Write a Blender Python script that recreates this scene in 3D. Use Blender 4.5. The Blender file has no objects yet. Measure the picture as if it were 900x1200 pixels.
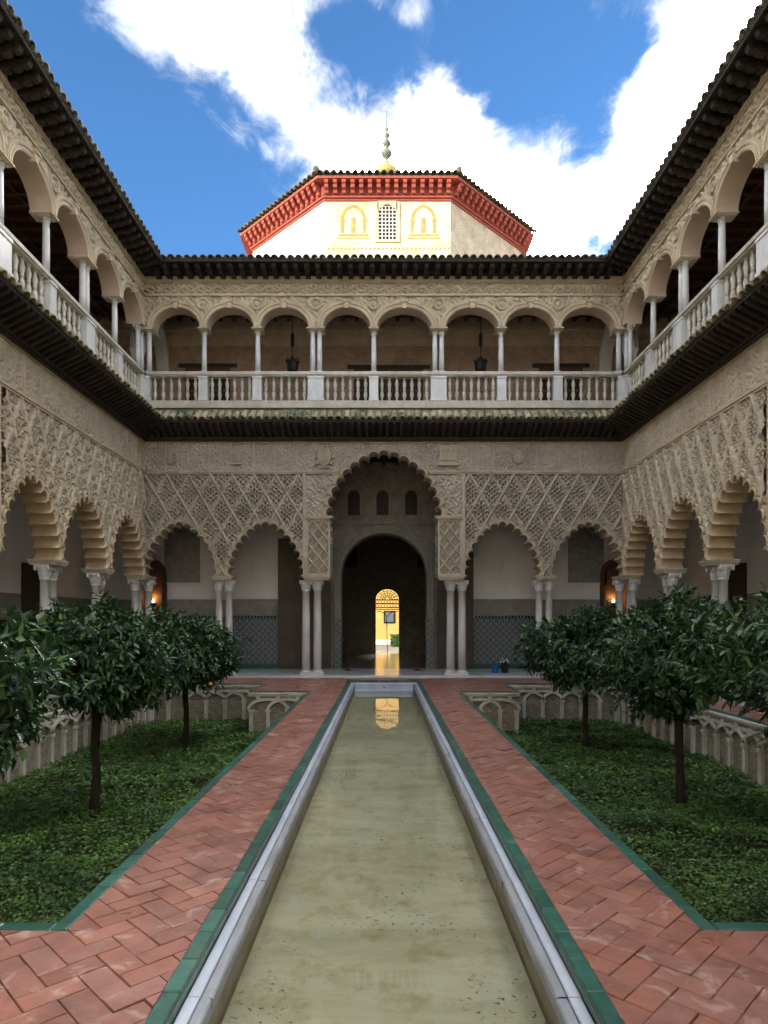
import bpy, math, random
import numpy as np
from mathutils import Vector, Matrix
random.seed(7); RNG = np.random.default_rng(11)
PI = math.pi
sc = bpy.context.scene
COL = sc.collection

# ------------------------------------------------------------------ camera
F, HZ, CAMZ = 765.0, 727.0, 1.65
cd = bpy.data.cameras.new('camera'); cam = bpy.data.objects.new('camera', cd); COL.objects.link(cam)
cam.location = (0, 0, CAMZ); cam.rotation_euler = (PI/2, 0, 0)
cd.sensor_fit = 'VERTICAL'; cd.sensor_height = 36; cd.sensor_width = 27; cd.lens = F/1200*36
cd.shift_y = (HZ-600)/1200; cd.clip_end = 2000; cd.clip_start = 0.05
sc.camera = cam

# ------------------------------------------------------------------ light
SUN_EL, SUN_AZ = math.radians(13), math.radians(52)      # azimuth: to the left of straight behind the camera
sdir = Vector((-math.sin(SUN_AZ)*math.cos(SUN_EL), -math.cos(SUN_AZ)*math.cos(SUN_EL), math.sin(SUN_EL)))
sl = bpy.data.lights.new('sun', 'SUN'); sl.energy = 2.0; sl.angle = math.radians(0.5); sl.color = (1, .87, .68)
so = bpy.data.objects.new('sun', sl); COL.objects.link(so); so.location = (-30, -30, 40)
so.rotation_euler = (-sdir).to_track_quat('-Z', 'Y').to_euler()
sc.view_settings.view_transform = 'Standard'; sc.view_settings.look = 'None'
sc.view_settings.exposure = 2.0; sc.view_settings.gamma = 1
SKY_STRENGTH, CLOUD = 0.07, 1000.0

def build_world():
    w = bpy.data.worlds.new('World'); sc.world = w; w.use_nodes = True
    nt = w.node_tree; N = nt.nodes; L = nt.links; N.clear()
    out = N.new('ShaderNodeOutputWorld'); bg = N.new('ShaderNodeBackground'); bg.inputs[1].default_value = SKY_STRENGTH
    sky = N.new('ShaderNodeTexSky'); sky.sky_type = 'NISHITA'; sky.sun_disc = False
    sky.sun_elevation = math.radians(24); sky.sun_rotation = math.atan2(sdir.x, sdir.y)
    sky.sun_elevation = SUN_EL; sky.air_density = 1.0; sky.dust_density = 0.3; sky.ozone_density = 2.5
    def math_(op, a, b=None, c=None):
        n = N.new('ShaderNodeMath'); n.operation = op
        for i, v in enumerate((a, b, c)):
            if v is None: continue
            if isinstance(v, (int, float)): n.inputs[i].default_value = v
            else: L.new(v, n.inputs[i])
        return n.outputs[0]
    geo = N.new('ShaderNodeNewGeometry'); sep = N.new('ShaderNodeSeparateXYZ')
    tc = N.new('ShaderNodeTexCoord'); L.new(tc.outputs['Generated'], sep.inputs[0])
    z = math_('MAXIMUM', sep.outputs[2], 0.06)
    qx = math_('DIVIDE', sep.outputs[0], z); qy = math_('DIVIDE', sep.outputs[1], z)
    q = N.new('ShaderNodeCombineXYZ'); L.new(qx, q.inputs[0]); L.new(qy, q.inputs[1])
    def noise(scale, detail, rough, dist, vec, off=0):
        n = N.new('ShaderNodeTexNoise'); n.inputs['Scale'].default_value = scale; n.inputs['Detail'].default_value = detail
        n.inputs['Roughness'].default_value = rough; n.inputs['Distortion'].default_value = dist
        m = N.new('ShaderNodeMapping'); m.inputs['Location'].default_value = (off, off*.7, off*.3); m.inputs['Rotation'].default_value = (0, 0, .5)
        m.inputs['Scale'].default_value = (1.15, .8, 1)
        L.new(vec, m.inputs[0]); L.new(m.outputs[0], n.inputs[0]); return n
    n1 = noise(2.6, 9, .58, .35, q.outputs[0], 3.1); n2 = noise(9.0, 7, .62, .8, q.outputs[0], 7.7)
    # warp for the cloud bodies
    wv = noise(6, 5, .6, 0, q.outputs[0], 1.3)
    wadd = N.new('ShaderNodeVectorMath'); wadd.operation = 'MULTIPLY_ADD'
    L.new(wv.outputs['Color'], wadd.inputs[0]); wadd.inputs[1].default_value = (.24, .24, 0)
    wsub = N.new('ShaderNodeVectorMath'); wsub.operation = 'SUBTRACT'; L.new(q.outputs[0], wsub.inputs[0]); wsub.inputs[1].default_value = (.12, .12, 0)
    L.new(wsub.outputs[0], wadd.inputs[2])
    def px(u, v): return ((u-450)/(HZ-v), F/(HZ-v))
    blobs = [(235, 15, .06, .17), (275, 60, .06, .22), (320, 95, .06, .25), (370, 150, .07, .27), (430, 205, .1, .36), (150, 45, .09, .2), (470, 30, .04, .2), (520, 130, .09, .42), (520, 210, .14, .5), (590, 260, .16, .42),
             (815, 60, .12, .5), (780, 130, .12, .5), (745, 190, .1, .4), (680, 265, .15, .36), (310, 220, .05, .14), (150, 25, .07, .12), (330, 20, .06, .2),
             (640, 90, .16, -.6), (590, 30, .13, -.36), (690, 170, .06, -.3), (450, 80, .09, -.42), (410, 30, .08, -.3), (170, 170, .22, -.62), (250, 250, .2, -.55), (90, 60, .16, -.55), (200, 285, .2, -.5), (700, 30, .1, -.25), (700, 290, .06, -.3)]
    acc = None
    for u, v, s, wt in blobs:
        c = px(u, v)
        d = N.new('ShaderNodeVectorMath'); d.operation = 'DISTANCE'; L.new(wadd.outputs[0], d.inputs[0]); d.inputs[1].default_value = (c[0], c[1], 0)
        d2 = math_('POWER', math_('DIVIDE', d.outputs['Value'], s), 2.0)
        g = math_('MULTIPLY', math_('EXPONENT', math_('MULTIPLY', d2, -1.0)), wt)
        acc = g if acc is None else math_('ADD', acc, g)
    dens = math_('ADD', math_('ADD', math_('MULTIPLY', n1.outputs[0], .75), math_('MULTIPLY', n2.outputs[0], .8)), math_('ADD', acc, .1))
    def mrange(v, a, b, hi=1.0):
        m = N.new('ShaderNodeMapRange'); m.interpolation_type = 'SMOOTHSTEP'; m.inputs['From Min'].default_value = a; m.inputs['From Max'].default_value = b; m.inputs['To Max'].default_value = hi
        L.new(v, m.inputs[0]); return m.outputs[0]
    body = math_('POWER', mrange(dens, .5, 1.15), 1.6); core = mrange(dens, .95, 1.5)
    mix = N.new('ShaderNodeMix'); mix.data_type = 'RGBA'
    tint = N.new('ShaderNodeMix'); tint.data_type = 'RGBA'; tint.blend_type = 'MULTIPLY'; tint.inputs[0].default_value = 1.0
    L.new(sky.outputs[0], tint.inputs[6]); tint.inputs[7].default_value = (.62, .95, 1.25, 1)
    L.new(body, mix.inputs[0]); 
    n3 = noise(4.2, 8, .66, 1.2, q.outputs[0], 12.3)
    vm = N.new('ShaderNodeMapRange'); vm.interpolation_type = 'SMOOTHSTEP'; vm.inputs['From Min'].default_value = .47; vm.inputs['From Max'].default_value = .8; vm.inputs['To Max'].default_value = 1.0
    L.new(math_('ADD', n3.outputs[0], math_('MULTIPLY', acc, .25)), vm.inputs[0])
    veil = N.new('ShaderNodeMix'); veil.data_type = 'RGBA'; L.new(vm.outputs[0], veil.inputs[0]); L.new(tint.outputs[2], veil.inputs[6]); veil.inputs[7].default_value = (3.4, 3.5, 3.6, 1)
    L.new(veil.outputs[2], mix.inputs[6]); 
    cc = N.new('ShaderNodeMix'); cc.data_type = 'RGBA'; L.new(core, cc.inputs[0]); cc.inputs[6].default_value = (8, 8, 7.9, 1); cc.inputs[7].default_value = (CLOUD, CLOUD*.985, CLOUD*.95, 1); L.new(cc.outputs[2], mix.inputs[7])
    L.new(mix.outputs[2], bg.inputs[0]); L.new(bg.outputs[0], out.inputs[0])
build_world()
sc.render.engine = 'CYCLES'
sc.cycles.use_denoising = True
sc.cycles.max_bounces = 8; sc.cycles.diffuse_bounces = 5; sc.cycles.glossy_bounces = 3; sc.cycles.transparent_max_bounces = 8
sc.cycles.caustics_reflective = False; sc.cycles.caustics_refractive = False
sc.cycles.sample_clamp_indirect = 6

# ------------------------------------------------------------------ materials
def nodes(name):
    m = bpy.data.materials.new(name); m.use_nodes = True
    nt = m.node_tree; return m, nt, nt.nodes, nt.links, nt.nodes['Principled BSDF']
def ramp(N, L, fac, stops):
    r = N.new('ShaderNodeValToRGB'); e = r.color_ramp.elements
    while len(e) < len(stops): e.new(.5)
    for i, (p, c) in enumerate(stops):
        e[i].position = p; e[i].color = (c[0], c[1], c[2], 1) if not isinstance(c, (int, float)) else (c, c, c, 1)
    L.new(fac, r.inputs[0]); return r.outputs[0]
def pos(N, L, scale=(1, 1, 1), rot=(0, 0, 0)):
    g = N.new('ShaderNodeNewGeometry'); m = N.new('ShaderNodeMapping'); m.inputs['Scale'].default_value = scale; m.inputs['Rotation'].default_value = rot
    L.new(g.outputs['Position'], m.inputs[0]); return m.outputs[0]
def noise(N, L, vec, scale, detail=6, rough=.6, dist=0):
    n = N.new('ShaderNodeTexNoise'); n.inputs['Scale'].default_value = scale; n.inputs['Detail'].default_value = detail
    n.inputs['Roughness'].default_value = rough; n.inputs['Distortion'].default_value = dist; L.new(vec, n.inputs[0]); return n.outputs[0]
def mixc(N, L, fac, a, b, mode='MIX'):
    n = N.new('ShaderNodeMix'); n.data_type = 'RGBA'; n.blend_type = mode
    for i, v in ((0, fac), (6, a), (7, b)):
        if isinstance(v, (int, float)): n.inputs[i].default_value = v
        elif isinstance(v, tuple): n.inputs[i].default_value = (*v, 1) if len(v) == 3 else v
        else: L.new(v, n.inputs[i])
    return n.outputs[2]
def bump(N, L, bs, h, strength, dist):
    b = N.new('ShaderNodeBump'); b.inputs['Strength'].default_value = strength; b.inputs['Distance'].default_value = dist
    L.new(h, b.inputs['Height']); L.new(b.outputs[0], bs.inputs['Normal'])
def rnd(N, L):
    o = N.new('ShaderNodeObjectInfo'); g = N.new('ShaderNodeNewGeometry'); a = N.new('ShaderNodeMath'); a.operation = 'ADD'
    L.new(o.outputs['Random'], a.inputs[0]); L.new(g.outputs['Random Per Island'], a.inputs[1])
    f = N.new('ShaderNodeMath'); f.operation = 'FRACT'; L.new(a.outputs[0], f.inputs[0]); return f.outputs[0]
def plain(name, c1, c2, scale=2.0, rough=.8, bs=30, bstr=.3, bdist=.01, stretch=(1, 1, 1), stain=None, var=0, spec=.3, metal=0, c3=None):
    m, nt, N, L, B = nodes(name)
    p = pos(N, L, stretch)
    stops = [(.3, c1), (.7, c2)] if c3 is None else [(.28, c1), (.5, c2), (.72, c3)]
    col = ramp(N, L, noise(N, L, p, scale, 8, .65), stops)
    if stain:
        p2 = pos(N, L, (1.6, 1.6, .35))
        col = mixc(N, L, ramp(N, L, noise(N, L, p2, 1.3, 7, .7), [(stain[1], 0.0), (stain[2], stain[3])]), col, stain[0])
    if var:
        r = ramp(N, L, rnd(N, L), [(0, 1-var), (1, 1+var)]); col = mixc(N, L, 1.0, col, r, 'MULTIPLY')
    L.new(col, B.inputs['Base Color']); B.inputs['Roughness'].default_value = rough; B.inputs['Specular IOR Level'].default_value = spec; B.inputs['Metallic'].default_value = metal
    if bstr: bump(N, L, B, noise(N, L, p, bs, 5, .6), bstr, bdist)
    return m
def carved(name, c1, c2, dirt, bs=38):
    m, nt, N, L, B = nodes(name); p = pos(N, L)
    col = ramp(N, L, noise(N, L, p, 1.7, 9, .7), [(.3, c1), (.68, c2)])
    col = mixc(N, L, ramp(N, L, noise(N, L, pos(N, L, (1.3, 1.3, .5)), .8, 7, .65), [(.5, 0.0), (.72, .55)]), col, dirt)
    sp = ramp(N, L, noise(N, L, p, 2.6, 3, .5), [(.72, 0.0), (.76, .7)])
    col = mixc(N, L, sp, col, (.62, .6, .57))
    L.new(col, B.inputs['Base Color']); B.inputs['Roughness'].default_value = .88; B.inputs['Specular IOR Level'].default_value = .2
    v = N.new('ShaderNodeTexVoronoi'); v.inputs['Scale'].default_value = bs; L.new(p, v.inputs[0])
    a = N.new('ShaderNodeMath'); a.operation = 'ADD'; L.new(v.outputs[0], a.inputs[0]); L.new(noise(N, L, p, bs*1.4, 3), a.inputs[1])
    bump(N, L, B, a.outputs[0], .55, .02); return m
MT = {}
MT['stucco'] = carved('carved_stucco', (.35, .31, .25), (.53, .47, .385), (.28, .25, .21))
MT['stucco_side'] = carved('carved_stucco_warm', (.42, .355, .26), (.6, .52, .39), (.36, .305, .23))
MT['stucco_up'] = carved('carved_cream_stone', (.44, .36, .25), (.62, .52, .37), (.36, .3, .21))
MT['trim'] = plain('stucco_trim', (.4, .34, .25), (.55, .475, .36), 2.2, .85, 40, .4, .01, stain=((.27, .23, .18), .5, .72, .6))
MT['trim_warm'] = plain('stucco_trim_warm', (.46, .37, .25), (.62, .51, .36), 2.2, .85, 40, .4, .01, stain=((.34, .26, .17), .5, .72, .55))
MT['intrados'] = plain('smooth_pink_plaster', (.5, .38, .29), (.6, .47, .36), 1.5, .85, 40, .25, .008)
MT['ochre'] = plain('ochre_intrados', (.36, .27, .16), (.52, .4, .25), 2.5, .85, 40, .35, .01)
MT['plaster'] = plain('white_plaster', (.62, .6, .57), (.74, .72, .69), .9, .85, 30, .2, .006, stain=((.5, .47, .43), .52, .75, .5))
MT['marble'] = plain('white_marble', (.48, .48, .47), (.7, .69, .67), 3.5, .42, 60, .08, .004, (1, 1, .5), stain=((.42, .41, .4), .55, .75, .6), spec=.5)
MT['stone'] = plain('balustrade_stone', (.4, .365, .3), (.6, .56, .48), 4, .7, 50, .3, .006, stain=((.34, .31, .26), .5, .72, .7), var=.08)
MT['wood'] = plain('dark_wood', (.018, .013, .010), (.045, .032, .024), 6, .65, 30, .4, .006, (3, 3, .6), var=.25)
MT['woodwarm'] = plain('brown_wood', (.06, .03, .018), (.12, .06, .035), 5, .6, 30, .4, .006, (3, 3, .5), var=.2)
MT['door'] = plain('weathered_door_wood', (.06, .045, .034), (.115, .088, .066), 6, .6, 26, .5, .006, (4, 4, .4), var=.15)
MT['green'] = plain('green_glaze', (.010, .055, .042), (.026, .12, .09), 11, .36, 18, .4, .006, var=.3, spec=.5, stain=((.09, .14, .11), .5, .75, .6))
MT['soil'] = plain('dark_soil', (.02, .022, .012), (.05, .045, .025), 3, .95, 20, .6, .03)
MT['red'] = plain('red_paint', (.28, .055, .04), (.4, .1, .07), 5, .75, 40, .3, .006, stain=((.3, .1, .06), .55, .75, .5))
MT['white'] = plain('sunlit_white_plaster', (.74, .72, .68), (.8, .78, .74), 1, .85, 30, .2, .006)
MT['iron'] = plain('black_iron', (.012, .012, .013), (.03, .03, .03), 8, .5, 40, .2, .003, metal=.4)
MT['gold'] = plain('gilded_wood', (.42, .27, .08), (.6, .42, .15), 9, .45, 40, .3, .004, metal=.3)
MT['oldgold'] = plain('tarnished_gilt_lattice', (.12, .07, .02), (.22, .13, .04), 9, .5, 40, .3, .004)
MT['yellow'] = plain('yellow_plaster', (.5, .31, .09), (.58, .38, .13), 1, .85, 30, .2, .006)
MT['bark'] = plain('dark_bark', (.02, .016, .012), (.05, .04, .03), 7, .95, 30, .8, .02, (2, 2, .5))
MT['bluepot'] = plain('blue_plastic', (.01, .1, .32), (.012, .13, .38), 3, .4, 20, .05, .002)
MT['darkpot'] = plain('black_plastic', (.012, .013, .014), (.02, .02, .022), 3, .5, 20, .05, .002)
MT['rear'] = plain('cream_render', (.5, .44, .34), (.62, .55, .43), .6, .9, 20, .2, .01)
MT['gfloor'] = plain('polished_marble_floor', (.5, .52, .54), (.66, .67, .68), 1.5, .16, 30, .03, .003, spec=.5)
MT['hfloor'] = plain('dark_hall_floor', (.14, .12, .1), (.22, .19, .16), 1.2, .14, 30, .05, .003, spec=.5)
MT['ground'] = plain('packed_earth', (.2, .17, .12), (.3, .26, .19), .4, .95, 10, .4, .02)
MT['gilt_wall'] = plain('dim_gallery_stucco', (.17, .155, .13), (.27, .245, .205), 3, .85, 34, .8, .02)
MT['verdigris'] = plain('weathered_bronze', (.1, .12, .1), (.2, .21, .17), 6, .6, 30, .3, .005, metal=.3)
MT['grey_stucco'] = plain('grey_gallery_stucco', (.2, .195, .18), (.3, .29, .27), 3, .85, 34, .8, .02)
MT['flower'] = plain('white_petals', (.7, .68, .6), (.8, .8, .74), 9, .7, 30, 0)
MT['orange'] = plain('orange_peel', (.75, .25, .02), (.85, .33, .03), 9, .5, 60, .2, .003)

def tile_roof(name, base1, base2, moss, mlo, mhi):
    m, nt, N, L, B = nodes(name); p = pos(N, L)
    col = ramp(N, L, noise(N, L, p, 5, 6), [(.3, base1), (.7, base2)])
    col = mixc(N, L, 1.0, col, ramp(N, L, rnd(N, L), [(0, .7), (1, 1.25)]), 'MULTIPLY')
    col = mixc(N, L, ramp(N, L, noise(N, L, p, 2.3, 6, .7), [(mlo, 0.0), (mhi, 1.0)]), col, moss)
    L.new(col, B.inputs['Base Color']); B.inputs['Roughness'].default_value = .9
    bump(N, L, B, noise(N, L, p, 30, 5), .6, .015); return m
MT['tile_low'] = tile_roof('mossy_roof_tile', (.3, .25, .17), (.45, .38, .27), (.07, .1, .03), .45, .62)
MT['tile_up'] = tile_roof('grey_roof_tile', (.13, .12, .1), (.24, .22, .18), (.07, .07, .05), .45, .65)
MT['tile_dome'] = tile_roof('dome_roof_tile', (.12, .105, .07), (.2, .17, .11), (.06, .07, .04), .5, .66)

def brickmat(name, c1, c2, mortar, sc_=4.2, rot=(PI/2, 0, 0), bw=.5, rh=.25, ms=.02):
    m, nt, N, L, B = nodes(name)
    b = N.new('ShaderNodeTexBrick'); b.inputs['Scale'].default_value = sc_; b.inputs['Mortar Size'].default_value = ms
    b.inputs['Brick Width'].default_value = bw; b.inputs['Row Height'].default_value = rh
    b.inputs['Color1'].default_value = (*c1, 1); b.inputs['Color2'].default_value = (*c2, 1); b.inputs['Mortar'].default_value = (*mortar, 1)
    g = N.new('ShaderNodeNewGeometry'); s = N.new('ShaderNodeSeparateXYZ'); L.new(g.outputs['Position'], s.inputs[0])
    ad = N.new('ShaderNodeMath'); ad.operation = 'ADD'; L.new(s.outputs[0], ad.inputs[0]); L.new(s.outputs[1], ad.inputs[1])
    c = N.new('ShaderNodeCombineXYZ'); L.new(ad.outputs[0], c.inputs[0]); L.new(s.outputs[2], c.inputs[1]); L.new(c.outputs[0], b.inputs[0])
    p = pos(N, L)
    col = mixc(N, L, 1.0, b.outputs[0], ramp(N, L, noise(N, L, p, 2.2, 8, .7), [(.3, .62), (.7, 1.15)]), 'MULTIPLY')
    L.new(col, B.inputs['Base Color']); B.inputs['Roughness'].default_value = .9
    iv = N.new('ShaderNodeMath'); iv.operation = 'SUBTRACT'; iv.inputs[0].default_value = 1; L.new(b.outputs['Fac'], iv.inputs[1])
    a = N.new('ShaderNodeMath'); a.operation = 'MULTIPLY_ADD'; L.new(noise(N, L, p, 25, 5), a.inputs[0]); a.inputs[1].default_value = .7; L.new(iv.outputs[0], a.inputs[2])
    bump(N, L, B, a.outputs[0], .7, .02); return m
MT['brick'] = brickmat('pale_brick', (.36, .23, .15), (.46, .31, .21), (.5, .42, .33))
MT['gbrick'] = brickmat('weathered_garden_brick', (.26, .22, .17), (.4, .34, .27), (.2, .18, .14), 4.6)

def dado():
    m, nt, N, L, B = nodes('glazed_tile_dado')
    g = N.new('ShaderNodeNewGeometry'); s = N.new('ShaderNodeSeparateXYZ'); L.new(g.outputs['Position'], s.inputs[0])
    ad = N.new('ShaderNodeMath'); ad.operation = 'ADD'; L.new(s.outputs[0], ad.inputs[0]); L.new(s.outputs[1], ad.inputs[1])
    c = N.new('ShaderNodeCombineXYZ'); L.new(ad.outputs[0], c.inputs[0]); L.new(s.outputs[2], c.inputs[1])
    mp = N.new('ShaderNodeMapping'); mp.inputs['Rotation'].default_value = (0, 0, PI/4); L.new(c.outputs[0], mp.inputs[0])
    ch = N.new('ShaderNodeTexChecker'); ch.inputs['Scale'].default_value = 26; L.new(mp.outputs[0], ch.inputs[0])
    ch.inputs[1].default_value = (.26, .28, .29, 1); ch.inputs[2].default_value = (.05, .075, .1, 1)
    ch2 = N.new('ShaderNodeTexChecker'); ch2.inputs['Scale'].default_value = 9.5; L.new(c.outputs[0], ch2.inputs[0])
    ch2.inputs[1].default_value = (.9, .9, .9, 1); ch2.inputs[2].default_value = (.42, .4, .3, 1)
    col = mixc(N, L, .8, ch.outputs[0], ch2.outputs[0], 'MULTIPLY')
    L.new(col, B.inputs['Base Color']); B.inputs['Roughness'].default_value = .5; return m
MT['dado'] = dado()

def terracotta():
    m, nt, N, L, B = nodes('terracotta_paver'); p = pos(N, L)
    col = ramp(N, L, rnd(N, L), [(0, (.16, .068, .052)), (.2, (.25, .09, .062)), (.45, (.3, .112, .078)), (.65, (.225, .095, .08)), (.85, (.27, .125, .105)), (1, (.34, .155, .1))])
    col = mixc(N, L, ramp(N, L, noise(N, L, p, 6, 8, .7), [(.35, 0.0), (.7, .55)]), col, (.34, .19, .155))
    col = mixc(N, L, ramp(N, L, noise(N, L, p, 3.1, 7, .72), [(.44, 0.0), (.62, .7)]), col, (.14, .066, .055))
    col = mixc(N, L, ramp(N, L, noise(N, L, p, 4.3, 4, .55, 1.5), [(.58, 0.0), (.68, .5)]), col, (.52, .38, .33))
    L.new(col, B.inputs['Base Color'])
    L.new(ramp(N, L, noise(N, L, p, 2.5, 6), [(.3, .26), (.7, .52)]), B.inputs['Roughness']); B.inputs['Specular IOR Level'].default_value = .45
    bump(N, L, B, noise(N, L, p, 14, 6, .65), .35, .012); return m
MT['terra'] = terracotta()
MT['mortar'] = plain('dark_joint_mortar', (.1, .075, .055), (.19, .14, .1), 5, .95, 40, .5, .01)
MT['rim'] = plain('worn_marble_rim', (.33, .38, .47), (.52, .57, .68), 2.5, .4, 30, .12, .006, (1, .6, 1), stain=((.4, .42, .46), .5, .72, .6), spec=.45)
MT['lip'] = plain('grey_wet_marble_lip', (.17, .19, .23), (.33, .36, .42), 3.5, .55, 25, .3, .008, (1, .5, 1), stain=((.2, .19, .16), .45, .7, .7), spec=.45)
MT['poolwall'] = plain('stained_pool_wall', (.1, .085, .05), (.24, .21, .16), 3, .6, 30, .4, .01, (1, 1, 2.5), stain=((.2, .15, .07), .48, .7, .7))

def poolfloor():
    m, nt, N, L, B = nodes('stained_pool_floor'); p = pos(N, L); ps = pos(N, L, (.6, 1.8, 1))
    col = ramp(N, L, noise(N, L, ps, 1.2, 9, .68), [(.28, (.29, .265, .18)), (.5, (.41, .385, .275)), (.72, (.52, .5, .4))])
    col = mixc(N, L, ramp(N, L, noise(N, L, p, 3.2, 8, .75, .8), [(.54, 0.0), (.64, .6)]), col, (.42, .43, .38))
    col = mixc(N, L, ramp(N, L, noise(N, L, p, 4.5, 7, .7), [(.5, 0.0), (.68, .65)]), col, (.25, .19, .09))
    sp = N.new('ShaderNodeMath'); sp.operation = 'MULTIPLY'
    L.new(ramp(N, L, noise(N, L, p, 26, 4, .6), [(.6, 0.0), (.64, 1.0)]), sp.inputs[0]); L.new(ramp(N, L, noise(N, L, p, 1.6, 5, .6), [(.5, 0.0), (.62, 1.0)]), sp.inputs[1])
    col = mixc(N, L, sp.outputs[0], col, (.035, .03, .018))
    v = N.new('ShaderNodeTexVoronoi'); v.feature = 'DISTANCE_TO_EDGE'; v.inputs['Scale'].default_value = .9
    wv = N.new('ShaderNodeVectorMath'); wv.operation = 'MULTIPLY_ADD'
    nn = N.new('ShaderNodeTexNoise'); nn.inputs['Scale'].default_value = 3.5; nn.inputs['Detail'].default_value = 8; L.new(p, nn.inputs[0])
    L.new(nn.outputs['Color'], wv.inputs[0]); wv.inputs[1].default_value = (.5, .5, 0); L.new(pos(N, L, (.5, 1.3, 1)), wv.inputs[2]); L.new(wv.outputs[0], v.inputs[0])
    cr = N.new('ShaderNodeMath'); cr.operation = 'MULTIPLY'
    L.new(ramp(N, L, v.outputs[0], [(0.0, 1.0), (.007, 0.0)]), cr.inputs[0]); L.new(ramp(N, L, noise(N, L, p, 2.2, 3), [(.5, 0.0), (.68, .4)]), cr.inputs[1])
    col = mixc(N, L, cr.outputs[0], col, (.05, .04, .02))
    L.new(col, B.inputs['Base Color']); B.inputs['Roughness'].default_value = .9; bump(N, L, B, noise(N, L, p, 9, 6), .4, .02); return m
MT['poolfloor'] = poolfloor()

def water():
    m, nt, N, L, B = nodes('still_water'); N.remove(B); out = N['Material Output']
    fr = N.new('ShaderNodeFresnel'); fr.inputs['IOR'].default_value = 1.36
    tr = N.new('ShaderNodeBsdfTransparent'); tr.inputs[0].default_value = (.9, .92, .86, 1)
    gl = N.new('ShaderNodeBsdfGlossy'); gl.inputs['Roughness'].default_value = .01; gl.inputs[0].default_value = (1, 1, 1, 1)
    mx = N.new('ShaderNodeMixShader'); L.new(fr.outputs[0], mx.inputs[0]); L.new(tr.outputs[0], mx.inputs[1]); L.new(gl.outputs[0], mx.inputs[2]); L.new(mx.outputs[0], out.inputs[0])
    b = N.new('ShaderNodeBump'); b.inputs['Strength'].default_value = .06; b.inputs['Distance'].default_value = .02
    L.new(noise(N, L, pos(N, L, (1, .35, 1)), 5, 2, .5), b.inputs['Height']); L.new(b.outputs[0], gl.inputs['Normal']); L.new(b.outputs[0], fr.inputs['Normal']); return m
MT['water'] = water()

def leafmat(name, c1, c2, c3, rough=.38, trans=.12):
    m, nt, N, L, B = nodes(name)
    g = N.new('ShaderNodeNewGeometry')
    col = ramp(N, L, g.outputs['Random Per Island'], [(0, c1), (.55, c2), (1, c3)])
    L.new(col, B.inputs['Base Color']); B.inputs['Roughness'].default_value = rough; B.inputs['Specular IOR Level'].default_value = .4
    t = N.new('ShaderNodeBsdfTranslucent'); L.new(mixc(N, L, 1.0, col, (1.5, 1.7, .6), 'MULTIPLY'), t.inputs[0])
    mx = N.new('ShaderNodeMixShader'); mx.inputs[0].default_value = trans
    L.new(B.outputs[0], mx.inputs[1]); L.new(t.outputs[0], mx.inputs[2]); L.new(mx.outputs[0], N['Material Output'].inputs[0]); return m
MT['leaf'] = leafmat('orange_tree_leaf', (.012, .036, .02), (.024, .064, .028), (.085, .16, .05))
def herbmat():
    m = leafmat('ground_cover_leaf', (.035, .09, .022), (.075, .155, .036), (.16, .27, .07), .5)
    N = m.node_tree.nodes; L = m.node_tree.links; B = N['Principled BSDF']; src = B.inputs['Base Color'].links[0].from_socket
    col = mixc(N, L, 1.0, src, ramp(N, L, noise(N, L, pos(N, L), 1.1, 4, .6), [(.35, (.45, .55, .6)), (.65, (1.15, 1.1, .85))]), 'MULTIPLY'); L.new(col, B.inputs['Base Color']); return m
MT['herb'] = herbmat()
MT['hedge'] = leafmat('hedge_leaf', (.02, .06, .015), (.04, .1, .02), (.07, .15, .03), .5)

def dome_front():
    m, nt, N, L, B = nodes('faded_sgraffito'); p = pos(N, L)
    col = ramp(N, L, noise(N, L, p, 1.1, 8, .7), [(.34, (.62, .48, .26)), (.62, (.76, .68, .5))])
    w = N.new('ShaderNodeTexVoronoi'); w.inputs['Scale'].default_value = 3.2; L.new(p, w.inputs[0])
    col = mixc(N, L, ramp(N, L, noise(N, L, p, 4, 6, .7, 1.0), [(.52, 0.0), (.64, .6)]), col, (.54, .36, .14))
    L.new(col, B.inputs['Base Color']); B.inputs['Roughness'].default_value = .9; bump(N, L, B, noise(N, L, p, 20, 5), .3, .01); return m
MT['domefront'] = dome_front()
MT['sgraf'] = plain('painted_ochre_ornament', (.4, .2, .05), (.6, .38, .15), 6, .9, 30, .2, .004)
MT['domeright'] = brickmat('faded_painted_brick', (.6, .48, .35), (.68, .56, .42), (.46, .36, .26), 3.2)
def emis(name, c, s):
    m, nt, N, L, B = nodes(name); B.inputs['Base Color'].default_value = (*c, 1)
    B.inputs['Emission Color'].default_value = (*c, 1); B.inputs['Emission Strength'].default_value = s; return m
MT['glow'] = emis('lit_bulb', (1, .55, .16), 7)
def glass():
    m, nt, N, L, B = nodes('dark_window_glass'); B.inputs['Base Color'].default_value = (.1, .13, .15, 1); B.inputs['Roughness'].default_value = .08; return m
MT['glass'] = glass()

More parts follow.
